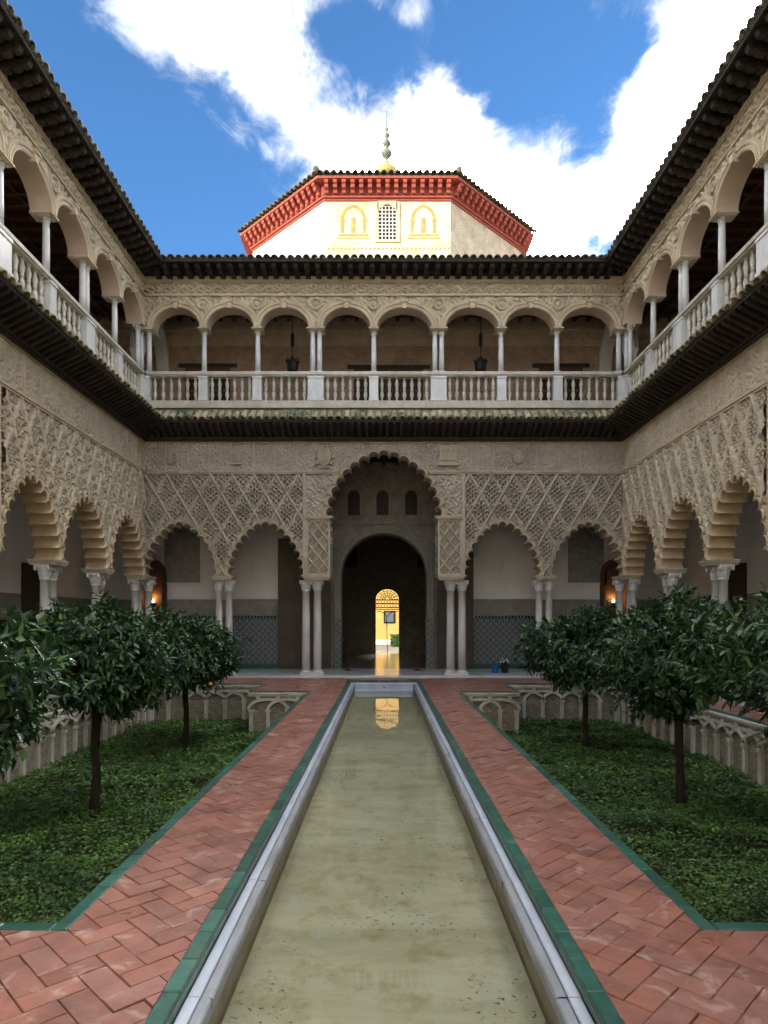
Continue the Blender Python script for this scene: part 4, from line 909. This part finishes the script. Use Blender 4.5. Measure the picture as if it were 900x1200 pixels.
# ------------------------------------------------------------------ ground, beds, garden walls
g = MB(); g.add([(-300, -300, -1.4), (300, -300, -1.4), (300, 300, -1.4), (-300, 300, -1.4)], [(0, 1, 2, 3)]); struct(g.build('ground', 'ground'))
XG0, XG1, YG0, YG1, YJ, XJ, ZG = 1.78, 6.1, 3.56, 17.0, 15.2, 3.15, -1.05
for sg, nm in ((-1, LB), (1, RB)):
    b = MB(); P = []
    nx, ny = 24, 60
    X, Y = np.meshgrid(np.linspace(XG0-.1, XG1+.1, nx), np.linspace(YG0-.1, YG1+.1, ny), indexing='ij'); Zz = ZG+.03*wob(X*sg, Y, 1.7, 1); idx = np.arange(nx*ny).reshape(nx, ny)
    Q = np.stack([idx[:-1, :-1].ravel(), idx[1:, :-1].ravel(), idx[1:, 1:].ravel(), idx[:-1, 1:].ravel()], 1)
    struct(link('garden_soil', arrmesh('garden_soil', np.stack([X.ravel()*sg, Y.ravel(), Zz.ravel()], 1), Q, 'soil')))
    rg = np.random.default_rng(5+sg); PV = []; 
    Vs, Qs, off = [], [], 0
    for y0, y1, dens, sz in ((YG0, 6.0, 3000, .030), (6.0, 9.0, 2000, .038), (9.0, 13.0, 1200, .05), (13.0, YG1, 800, .062)):
        n = int((XG1-XG0)*(y1-y0)*dens); x = rg.uniform(XG0+.02, XG1-.02, n); y = rg.uniform(y0, y1, n)
        k = ~((y > YJ) & (x < XJ)) & (rg.random(n) < .5+.75*sstep(-.75, .1, wob(x*sg, y, 2.9, 4))); x, y = x[k], y[k]; n = len(x)
        hgt = (.06+.075*(wob(x*sg, y, 2.4, 2)+.9)+.03*wob(x*sg, y, 7, 1)); hgt = np.clip(hgt+.14*sstep(.35, .9, wob(x*sg+3, y, 3.3, 5)), .03, .34)
        z = ZG+.03*wob(x*sg, y, 1.7, 1)+hgt*rg.uniform(.55, 1.05, n)
        a = rg.uniform(0, 2*PI, n); Dv = np.stack([np.cos(a), np.sin(a), rg.uniform(-.3, .5, n)], 1); Nv = np.stack([rg.normal(0, .55, n), rg.normal(0, .55, n), np.ones(n)], 1)
        V, Q = leaves(np.stack([x*sg, y, z], 1), Dv, Nv, rg.uniform(.6, 1.6, n)*sz, rg.uniform(.25, .5, n)*sz, .1); Vs.append(V); Qs.append(Q+off); off += len(V)
    o = link('ground_cover', arrmesh('ground_cover', np.concatenate(Vs), np.concatenate(Qs), 'herb', False)); o['kind'] = 'stuff'
    tag(o, 'low leafy green ground cover filling the sunken '+nm, 'ground cover')

def blind_wall(name, label, p0, p1, inward, ztop=-.03):
    """garden retaining wall: brick face, pilasters and crossing arches; p0->p1 along the face, inward = unit normal into the bed"""
    p0 = Vector((*p0, 0)); p1 = Vector((*p1, 0)); L = (p1-p0).length; u = (p1-p0)/L; nrm = Vector((*inward, 0))
    T = lambda s, d, z: tuple(p0+u*s-nrm*d+Vector((0, 0, z)))
    G = thing(name, label, 'garden wall', tuple((p0+p1)/2+Vector((0, 0, ZG))))
    b = MB(T); b.box(0, L, .0, .3, ZG-.1, ztop-.09); b.build('brick_face', 'gbrick', G)
    b = MB(T); b.box(0, L, -.055, .3, ztop-.089, ztop-.045); b.box(0, L, -.075, .3, ztop-.0445, ztop); b.build('coping', 'plaster2', G)
    n = max(2, int(round(L/.47))); p = L/n; rad = p; zs = -.42; top = ztop-.09-zs
    ang = math.atan2(u.y, u.x)
    # meshes are made in wall coordinates; every other arch lies a little prouder so that they cross
    rib = {}
    for par in (0, 1):
        d1 = -.05-.012*par; pr = []
        for t in (-.035, .035):
            pr.append([((rad+t)*math.cos(al), max(.0, (top-.06+t)*math.sin(al))) for al in np.linspace(PI, 0, 17)])
        m = MB(); R = [[(x, .0, z) for x, z in pr[0]], [(x, d1, z) for x, z in pr[0]], [(x, d1, z) for x, z in pr[1]], [(x, .0, z) for x, z in pr[1]]]; m.rings(R); rib[par] = m
    q = MB(); q.box(-.045, .045, -.058, .0, ZG-.1, zs); q.box(-.065, .065, -.075, .0, zs-.06, zs)
    def put(nm, m, s):
        mm = MB(lambda x, y, z: T(s+x, y, z)); mm.v = m.v; mm.f = m.f; return mm.build(nm, 'plaster2', G)
    for k in range(n+1):
        if k > 0 and k < n: 
            r = MB(); r.v = [(x, y, z+zs) for x, y, z in rib[k % 2].v]; r.f = rib[k % 2].f; put('arch_rib', r, k*p)
        put('pilaster', q, min(max(k*p, .07), L-.07))
        if k < n: c = MB(); c.box(-.05, .05, -.06, 0, ztop-.15, ztop-.0895); put('corbel', c, (k+.5)*p)
    return G
MT['plaster2'] = plain('weathered_garden_plaster', (.5, .465, .4), (.7, .66, .58), 3.2, .9, 26, .6, .012, stain=((.2, .2, .15), .46, .7, .75))
for sg, nm in ((-1, LB), (1, RB)):
    blind_wall('garden_wall', 'long wall of crossing blind arches along the arcade, '+nm, (sg*XG1, YG0), (sg*XG1, YG1), (-sg, 0))
    blind_wall('garden_wall', 'wall of crossing blind arches at the doorway end, '+nm, (sg*XJ, YG1), (sg*XG1, YG1), (0, -1))
    blind_wall('garden_wall', 'short jutting blind-arch wall beside the pool path, '+nm, (sg*XG0, YJ), (sg*XJ, YJ), (0, -1))
    b = MB(); x0, x1 = sorted((sg*(XG0-.3), sg*XG0)); b.box(x0, x1, YG0-.3, YJ+.3, -1.2, -.031); x0, x1 = sorted((sg*XG0, sg*XG1)); b.box(x0, x1, YG0-.3, YG0, -1.2, -.031)
    x0, x1 = sorted((sg*XJ-sg*.3, sg*XJ)); b.box(x0, x1, YJ+.301, YG1+.3, -1.2, -.031)
    o = b.build('bed_wall', 'gbrick'); tag(o, 'plain brick wall under the path edge, '+nm, 'garden wall')

# ------------------------------------------------------------------ paving
PX = .985                                                   # outer edge of the pool's green border
bw = .085
def rects():
    R = []
    for sg in (-1, 1):
        for x0, x1, y0, y1 in ((PX, XG0-bw, YG0-bw, YJ+bw), (PX, 6.95, -2.4, YG0-bw), (PX, XJ-bw, YJ+bw, YG1+bw), (PX, 6.95, YG1+bw, 18.68), (XG1+bw, 6.95, YG0-bw, YG1+bw)):
            R.append((x0, x1, y0, y1) if sg > 0 else (-x1, -x0, y0, y1))
    R.append((-PX, PX, 18.03, 18.68)); return R
RECTS = rects()
def clip(poly, x0, x1, y0, y1):
    for ax, lim, sgn in ((0, x0, 1), (0, x1, -1), (1, y0, 1), (1, y1, -1)):
        out = []
        for i in range(len(poly)):
            a, b = poly[i], poly[(i+1) % len(poly)]; da = sgn*(a[ax]-lim); db = sgn*(b[ax]-lim)
            if da >= 0: out.append(a)
            if (da >= 0) != (db >= 0): t = da/(da-db); out.append((a[0]+(b[0]-a[0])*t, a[1]+(b[1]-a[1])*t))
        poly = out
        if len(poly) < 3: return []
    return poly
def area(p): return .5*abs(sum(p[i][0]*p[(i+1) % len(p)][1]-p[(i+1) % len(p)][0]*p[i][1] for i in range(len(p))))
def herring():
    Wt, j = .134, .0042; Lt = 2*Wt; out = []; ca = math.cos(PI/4)
    # rows of one tile width, each shifted by one width; a lying tile, then a standing one that reaches one row down
    cells = []
    for r in range(-170, 170):
        for c in range(-46, 46):
            x = c*4*Wt+(r % 4)*Wt; y = r*Wt
            cells.append((x, y, Lt, Wt)); cells.append((x+Lt, y-Wt, Wt, Lt))
    for x, y, w, h in cells:
        cx, cy = x+w/2, y+h/2; wx = (cx-cy)*ca; wy = (cx+cy)*ca+9
        if not (-7.2 < wx < 7.2 and -2.6 < wy < 19): continue
        q = [(x+j/2, y+j/2), (x+w-j/2, y+j/2), (x+w-j/2, y+h-j/2), (x+j/2, y+h-j/2)]
        out.append(((wx, wy), [((a-b)*ca, (a+b)*ca+9) for a, b in q]))
    return out
PV = MB()
for x0, x1, y0, y1 in RECTS: PV.add([(x0-.09, y0-.09, -.012), (x1+.09, y0-.09, -.012), (x1+.09, y1+.09, -.012), (x0-.09, y1+.09, -.012)], [(0, 1, 2, 3)])
# one sheet per strip, each a hair lower than the last so that none coincide
PV.v = [(x, y, z-.0009*(i//4)) for i, (x, y, z) in enumerate(PV.v)]
paving = struct(PV.build('courtyard_paving', 'mortar'))
cand = []
for (wx, wy), q in herring():
    got = []
    for R in RECTS:
        if wx < R[0]-.3 or wx > R[1]+.3 or wy < R[2]-.3 or wy > R[3]+.3: continue
        p = clip(q, *R)
        if p and area(p) > .0006: got.append(p)
    if sum(map(area, got)) > .995*area(q): got = [q]
    cand += [(wx, wy, p) for p in got]
def tilemesh(b, p, dz, tx, ty, c):
    n = len(p); cx = sum(a for a, _ in p)/n; cy = sum(a for _, a in p)/n; z = lambda a, e: dz+(a-cx)*tx+(e-cy)*ty
    top = [(cx+(a-cx)*(1-c), cy+(e-cy)*(1-c), z(a, e)) for a, e in p]
    low = [(a, e, z(a, e)-.005) for a, e in p]; bot = [(a, e, -.03) for a, e in p]
    b.add(top+low+bot, [tuple(range(n))]+[(k, (k+1) % n, n+(k+1) % n, n+k)[::-1] for k in range(n)]+[(n+k, n+(k+1) % n, 2*n+(k+1) % n, 2*n+k)[::-1] for k in range(n)])
def score(t):
    x, y, p = t
    if y < 2.55 or abs(x) > .62*y+.15: return -1
    return area(p)/(y*y*y)
cand.sort(key=score, reverse=True); rest = MB()
for i, (wx, wy, p) in enumerate(cand):
    args = (random.gauss(0, .0018), random.gauss(0, .012), random.gauss(0, .012), random.uniform(.02, .045))
    if i < 300: b = MB(); tilemesh(b, p, *args); b.build('tile', 'terra', paving)
    else: tilemesh(rest, p, *args)
ro = rest.build('tile_field', 'terra', paving); ro['kind'] = 'stuff'
# green glazed border bars
def border(x0, y0, x1, y1, z=.004, n_len=.28):
    L = math.hypot(x1-x0, y1-y0); n = max(1, int(round(L/n_len))); out = []
    for k in range(n):
        f0, f1 = k/n, (k+1)/n; b = MB(); e = .002
        if abs(x1-x0) < abs(y1-y0): ya, yb = sorted((y0+(y1-y0)*f0, y0+(y1-y0)*f1)); b.cbox(x0, x0+bw, ya+e, yb-e, -.06, z+random.uniform(-.002, .002), .006)
        else: xa, xb = sorted((x0+(x1-x0)*f0, x0+(x1-x0)*f1)); b.cbox(xa+e, xb-e, y0, y0+bw, -.06, z+random.uniform(-.002, .002), .006)
        out.append(b)
    return out
bars = []
for sg in (-1, 1):
    bars += border(PX-bw if sg > 0 else -PX, -2.4, PX-bw if sg > 0 else -PX, 18.03-bw)
    xx = XG0-bw if sg > 0 else -XG0; bars += border(xx, YG0-bw, xx, YJ+bw)
    a, c = sorted((sg*XG0, sg*XG1)); bars += border(a, YG0-bw, c, YG0-bw)
    a, c = sorted((sg*XG0, sg*(XJ-bw))); bars += border(a, YJ, c, YJ)
    xx = XJ-bw if sg > 0 else -XJ; bars += border(xx, YJ, xx, YG1+bw)
    a, c = sorted((sg*XJ, sg*XG1)); bars += border(a, YG1, c, YG1)
    xx = XG1 if sg > 0 else -XG1-bw; bars += border(xx, YG0-bw, xx, YG1+bw)
bars += border(-PX, 18.03-bw, PX, 18.03-bw)
def bscore(b): y = sum(v[1] for v in b.v)/12; x = sum(v[0] for v in b.v)/12; return y if y > 2.4 and abs(x) < .62*y+.2 else 99+abs(x)
bars.sort(key=bscore); rest = MB()
for i, b in enumerate(bars):
    if i < 290: b.build('border_tile', 'green', paving)
    else: rest.add(b.v, b.f)
o = rest.build('border_field', 'green', paving); o['kind'] = 'stuff'

# ------------------------------------------------------------------ pool
PI_X, WZ = .79, -.25
pool = MB(); pool.box(-PI_X-.02, PI_X+.02, -2.4, 17.8, -.6, -.305); struct(pool.build('pool_floor', 'poolfloor'))
rim = thing('pool_rim', 'stepped white marble rim round the long pool', 'pool rim', (0, 8, 0))
yE = 18.03-bw
for sg in (-1, 1):
    n = 15; ys = np.linspace(-2.4, yE-.2, n+1)
    for k in range(n):
        y0, y1 = ys[k]+.002, ys[k+1]-.002; T = lambda x, y, z: (sg*x, y, z); dz = random.uniform(-.003, .003)
        b = MB(T); b.cbox(.84, PX-bw-.001, y0, y1, -.12, -.062+dz, .006); b.build('rim_slab', 'rim', rim)
        b = MB(T); R = []
        for y in np.linspace(y0, y1, 12):
            j1, j2, j3 = random.gauss(0, .003), random.gauss(0, .004), random.gauss(0, .003)
            R.append([(.834, y, -.13), (.834, y, -.072+dz), (.831, y, -.068+dz), (.80, y, -.068+dz+j3*.3), (.79+j1*.5, y, -.07+dz+j3*.4), (.783+j1, y, -.078+dz+j3*.5), (.781+j2*.7, y, -.09), (.783+j2*.5, y, -.14), (.79, y, -.16)])
        b.rings(R); b.build('rim_lip', 'lip', rim)
    b = MB(lambda x, y, z: (sg*x, y, z)); b.box(.788, .9, -2.4, yE-.19, -.6, -.125); b.build('pool_wall', 'poolwall', rim)
b = MB(); b.cbox(-PX+bw, PX-bw, yE-.06, yE-.001, -.12, -.06, .006); b.cbox(-.835, .835, yE-.13, yE-.065, -.13, -.075, .01); b.build('end_slab', 'rim', rim)
b = MB(); b.box(-.79, .79, yE-.12, yE-.03, -.6, -.13); b.build('end_wall', 'rim', rim)
b = MB(); b.box(-.789, .789, yE-.5, yE-.121, -.32, -.235); b.build('end_ledge', 'rim', rim)
b = MB().lathe([(.025, 0), (.03, .02), (.02, .03)], (0, yE-.13, -.2), 8); b.build('inlet', 'iron', rim)
w = MB(); w.add([(-PI_X, -2.4, WZ), (PI_X, -2.4, WZ), (PI_X, yE-.12, WZ), (-PI_X, yE-.12, WZ)], [(0, 1, 2, 3)]); struct(w.build('pool_water', 'water'))

# ------------------------------------------------------------------ small things in the doorway gallery
def stanchion(x, nm):
    y = 20.9; S = thing('stanchion', 'slim barrier post in the great doorway, at the jamb %s' % nm, 'barrier post', (x, y, .05))
    MB().lathe([(.13, 0), (.13, .02), (.03, .04)], (x, y, .05), 14).build('base', 'iron', S)
    MB().lathe([(.022, 0), (.022, .9), (.035, .91), (.035, .96), (.01, .99)], (x, y, .09), 10).build('post', 'woodwarm', S, True)
stanchion(-1.13, 'beside the wider door leaf'); stanchion(1.08, 'beside the narrower door leaf')
def pot(x, y, mat, label, plant):
    P = thing('bucket' if not plant else 'potted_plant', label, 'bucket' if not plant else 'plant', (x, y, .05))
    b = MB().lathe([(.09, 0), (.125, .2), (.14, .205), (.14, .23), (.12, .23), (.1, .05)], (x, y, .05), 14); b.build('pot', mat, P)
    if plant:
        rg = np.random.default_rng(3); n = 90; a = rg.uniform(0, 6.28, n); Dv = np.stack([np.cos(a), np.sin(a), rg.uniform(.2, 1.6, n)], 1)
        V, Q = leaves(np.tile([x, y, .28], (n, 1))+rg.normal(0, .04, (n, 3)), Dv, rg.normal(0, 1, (n, 3)), rg.uniform(.06, .12, n), rg.uniform(.015, .03, n)); link('foliage', arrmesh('foliage', V, Q, 'hedge', False), P)
        b = MB()
        for k in range(16): b.lathe([(.005, -.02), (.022, 0), (.005, .02)], (x+random.uniform(-.12, .12), y+random.uniform(-.1, .1), .42+random.uniform(-.05, .07)), 6)
        b.build('blossom', 'flower', P)
pot(3.38, 19.9, 'bluepot', 'small bright blue bucket beside the flower pot under the arch', False); pot(3.68, 19.9, 'darkpot', 'black pot with white flowering plant under the arch', True)

def hedge(x0, x1, y0, y1, z1, label):
    Hh = thing('hedge', label, 'hedge', ((x0+x1)/2, (y0+y1)/2, .02)); rg = np.random.default_rng(9); n = 2500
    P = np.stack([rg.uniform(x0, x1, n), rg.uniform(y0, y1, n), rg.uniform(.05, z1, n)], 1)
    V, Q = leaves(P, rg.normal(0, 1, (n, 3)), rg.normal(0, 1, (n, 3))+[0, 0, 1], rg.uniform(.08, .14, n), rg.uniform(.03, .05, n)); link('foliage', arrmesh('foliage', V, Q, 'hedge', False), Hh)
    MB().box(x0+.1, x1-.1, y0+.1, y1-.1, .02, z1-.1).build('core', 'hedge', Hh)
hedge(.42, 2.2, 40, 41.2, .75, 'clipped green hedge in front of the sunlit yellow wall')

# ------------------------------------------------------------------ octagonal dome pavilion
YD = 25.0; a_ = .0967*YD; ap = 2.41421*a_; CX, CY = .13, YD+ap; ZT = CAMZ+(HZ-236)/F*YD
D = thing('dome_pavilion', 'octagonal cream pavilion with red corbelled cornice and tiled roof', 'pavilion', (CX, CY, 11))
def octv(r): return [(CX+r/math.cos(PI/8)*math.cos(-PI/2+PI/8+k*PI/4), CY+r/math.cos(PI/8)*math.sin(-PI/2+PI/8+k*PI/4)) for k in range(8)]
V8 = octv(ap)
for k in range(8):
    p, q = V8[k-1], V8[k]                    # k=0 front face, 1 right-front, 7 left-front
    b = MB(); b.add([(*p, 8.8), (*q, 8.8), (*q, ZT), (*p, ZT)], [(0, 1, 2, 3)]); b.build('wall', 'domefront' if k == 0 else ('domeright' if k == 1 else 'white'), D)
for r0, r1, z0, z1 in ((ap-.1, ap+.05, ZT, ZT+.08), (ap-.1, ap+.12, ZT+.081, ZT+.17), (ap-.1, ap+.52, ZT+.55, ZT+.64)):
    i, o8 = octv(r0), octv(r1); b = MB(); b.rings([[(*p, z0) for p in i], [(*p, z0) for p in o8], [(*p, z1) for p in o8], [(*p, z1) for p in i]], True); b.build('cornice', 'red', D)
i8, o8 = octv(ap-.05), octv(ap+.14); b = MB(); b.rings([[(*p, ZT+.1705) for p in o8], [(*p, ZT+.549) for p in o8]], True); b.build('cornice', 'red', D)
cor = MB(); pr = [(0, 0), (0, .37), (.34, .37), (.34, .26), (.27, .22), (.25, .12), (.13, .09), (.1, 0)]; n_ = len(pr)
cor.v = [(-.075, -y, z) for y, z in pr]+[(.075, -y, z) for y, z in pr]; cor.f = [tuple(range(n_)), tuple(range(n_, 2*n_))[::-1]]+[(k, n_+k, n_+(k+1) % n_, (k+1) % n_) for k in range(n_)]
cm = cor.mesh('corbel', 'red'); O8 = octv(ap+.14); T8 = octv(ap+.62); dt = halfpipe(.115, .6).mesh('roof_tile', 'tile_dome', True)
for k in (7, 0, 1):
    for verts, step, nm, me in ((O8, .335, 'corbel', cm), (T8, .265, 'roof_tile', dt)):
        p, q = Vector(verts[k-1]), Vector(verts[k]); L = (q-p).length; n = int(round(L/step)); ang = math.atan2(q.y-p.y, q.x-p.x)
        for j in range(n):
            c = p.lerp(q, (j+.5)/n); ob = link(nm, me, D, (c.x, c.y, ZT+.175 if nm == 'corbel' else ZT+.66)); ob.rotation_euler = (0 if nm == 'corbel' else .5, 0, ang)
ri = octv(ap+.5); b = MB(); b.rings([[(*p, ZT+.642) for p in ri], [(CX, CY, ZT+4.4)]*8], True); b.build('roof', 'tile_dome', D)
e8 = octv(ap+.44); i8 = octv(ap+.2); b = MB(); b.rings([[(*p, ZT+.645) for p in e8], [(*p, ZT+.83) for p in e8], [(*p, ZT+.9) for p in i8]], True); b.build('eave_fillet', 'tile_dome', D)
for k in (7, 0):                              # ridge end ornaments
    c = T8[k]; MB().lathe([(.07, -.1), (.12, 0), (.1, .07), (.03, .12)], (c[0], c[1], ZT+.8), 8).build('ridge_end', 'tile_dome', D)
fz = CAMZ+(HZ-201)/F*CY
MB().lathe([(.55, -.3), (.52, .0), (.42, .18), (.24, .32), (.1, .4)], (CX, CY, fz-.02), 20).build('cupola', 'gold', D, True)
prof = [(.05, 0), (.17, .05), (.07, .1), (.06, .2), (.16, .3), (.27, .45), (.27, .5), (.16, .65), (.06, .75), (.14, .85), (.21, .95), (.14, 1.08), (.05, 1.15), (.11, 1.25), (.15, 1.33), (.09, 1.43), (.035, 1.5), (.1, 1.62), (.03, 1.72), (.016, 2.5)]
MB().lathe(prof, (CX, CY, fz+.36), 14).build('finial', 'verdigris', D, True)
# window with pierced lattice on the front face
wx, wz0, wz1, ww = .13, CAMZ+(HZ-283)/F*YD, CAMZ+(HZ-240)/F*YD, .38
TD = lambda s, d, z: (wx+s, YD+d, z)
b = MB(TD); b.box(-ww, ww, -.006, .1, wz0, wz1); wn = b.build('window', 'iron', D)
b = MB(TD); b.box(-ww-.09, -ww+.04, -.05, -.0065, wz0-.05, wz1+.1); b.box(ww-.04, ww+.09, -.05, -.0065, wz0-.05, wz1+.1); b.box(-ww+.041, ww-.041, -.05, -.0065, wz0-.05, wz0+.04)
b.rings([[(x, d, wz1-ww+.05+z) for x, z in fo] for fo, d in ((ellipse(ww-.04, ww-.06, 0, 14), -.007), (ellipse(ww-.04, ww-.06, 0, 14), -.05), ([(max(-ww, min(ww, x*1.6)), z+.16 if abs(x) > .25 else ww+.1) for x, z in ellipse(ww-.04, ww-.06, 0, 14)], -.05))])
sub('frame', b.mesh('frame', 'trim_warm'), wn); b = MB(TD)
for r in range(9):
    for c in range(5):
        b.tube([((c-2)*.135+.08*math.cos(t), -.03, wz0+.12+r*.142+.08*math.sin(t)) for t in np.linspace(0, 2*PI, 9)], .017, 5)
sub('lattice', b.mesh('lattice', 'plaster'), wn)
# faded painted arches beside the window
for x, w in ((-1.3, .36), (1.38, .36)):
    zc = wz0+.82
    b = MB(TD); b.rings([[(x+a, -.006, zc+c) for a, c in base_curve(w, w*1.3, t, 8)] for t in (0, .13)]); b.build('painted_arch', 'sgraf', D)
    b = MB(TD)
    for e in (-1, 1): b.box(x+e*(w+.065)-.065, x+e*(w+.065)+.065, -.009, -.001, zc-.5, zc-.002); b.box(x+e*(w+.065)-.1, x+e*(w+.065)+.1, -.011, -.0005, zc-.06, zc)
    b.box(x-w*1.6, x+w*1.6, -.009, -.001, zc-.62, zc-.54); b.box(x-.09, x+.09, -.009, -.001, zc-.5, zc+.1); b.box(x-w*1.75, x+w*1.75, -.008, -.001, zc-.72, zc-.67); b.build('painted_columns', 'sgraf', D)
for z, hgt in ((wz0-.32, .09), (wz1+.17, .07)):
    b = MB(TD)
    for k in range(30): x = -2.3+k*.158; b.hexa([(x, -.008, z), (x+.09, -.008, z), (x+.09, -.001, z), (x, -.001, z), (x+.05, -.008, z+hgt), (x+.14, -.008, z+hgt), (x+.14, -.001, z+hgt), (x+.05, -.001, z+hgt)])
    b.build('painted_band', 'sgraf', D)
# roofs of the wings behind the eaves and the palace blocks that enclose the court, plus one block added for shade
def block(label, x0, x1, y0, y1, z1, z0=-1.3, roof=True):
    B = thing('palace_block', label, 'building', ((x0+x1)/2, (y0+y1)/2, z0)); MB().box(x0, x1, y0, y1, z0, z1).build('wall', 'rear', B)
    b = MB(); o_ = .5; h = min(x1-x0, y1-y0)*.18; i = min(x1-x0, y1-y0)*.45
    b.rings([[(x0-o_, y0-o_, z1), (x1+o_, y0-o_, z1), (x1+o_, y1+o_, z1), (x0-o_, y1+o_, z1)], [(x0+i, y0+i, z1+h), (x1-i, y0+i, z1+h), (x1-i, y1-i, z1+h), (x0+i, y1-i, z1+h)]], True); b.f += [(0, 1, 2, 3), (4, 5, 6, 7)] ; b.build('roof', 'tile_up', B)
for sg, T, nm in ((-1, TL, LS), (1, TR, RS)):
    r = MB(T); r.hexa([(-2.6, .1, 12.22), (13, .1, 12.22), (13, 3.2, 12.9), (-2.6, 3.2, 12.9), (-2.6, .1, 12.3), (13, .1, 12.3), (13, 3.2, 13.0), (-2.6, 3.2, 13.0)]); tag(r.build('wing_roof', 'tile_up'), 'sloping tile roof over the upper gallery '+nm, 'roof')
r = MB(TB); r.hexa([(-6.9, .1, 12.23), (6.9, .1, 12.23), (6.9, 3, 12.8), (-6.9, 3, 12.8), (-6.9, .1, 12.31), (6.9, .1, 12.31), (6.9, 3, 12.9), (-6.9, 3, 12.9)]); tag(r.build('wing_roof', 'tile_up'), 'sloping tile roof over the end upper gallery', 'roof')
block('plain cream palace wing facing the great doorway across the court', -9.9, 9.9, -9, -2.5, 12)
block('plain cream wing continuing the arcade '+LS.replace('on the wing ', ''), -13, -7.01, -2.4, 5.9, 12); block('plain cream wing continuing the arcade '+RS.replace('on the wing ', ''), 7.01, 13, -2.4, 5.9, 12)
block('tall unseen cream block added to shade the court from the low sun', -30, -14, -22, 12.5, 18.5)  # out of view; added and sized to keep low sun off the court

# ------------------------------------------------------------------ groups of like things
GROUPS = {'hanging_lantern': 'lanterns in the upper gallery', 'stanchion': 'barrier posts in the great doorway', 'wall_lamp': 'lit lamps in the side doorways', 'niche_door': 'arched side doorways',
          'wooden_door': 'door leaves of the great doorway', 'garden_wall': 'blind arch walls of the sunken beds', 'balustrade': 'balustrades of the upper gallery', 'tiled_eave': 'tiled eaves round the court',
          'upper_arcade': 'upper arcades round the court', 'lower_arcade': 'lower arcades round the court', 'bed_wall': 'plain walls of the sunken beds', 'corner_arch': 'arches across the gallery corners', 'palace_block': 'plain wings of the palace', 'wing_roof': 'gallery roofs'}
for ob in bpy.data.objects:
    if ob.parent is None and ob.name.split('.')[0] in GROUPS: ob['group'] = GROUPS[ob.name.split('.')[0]]
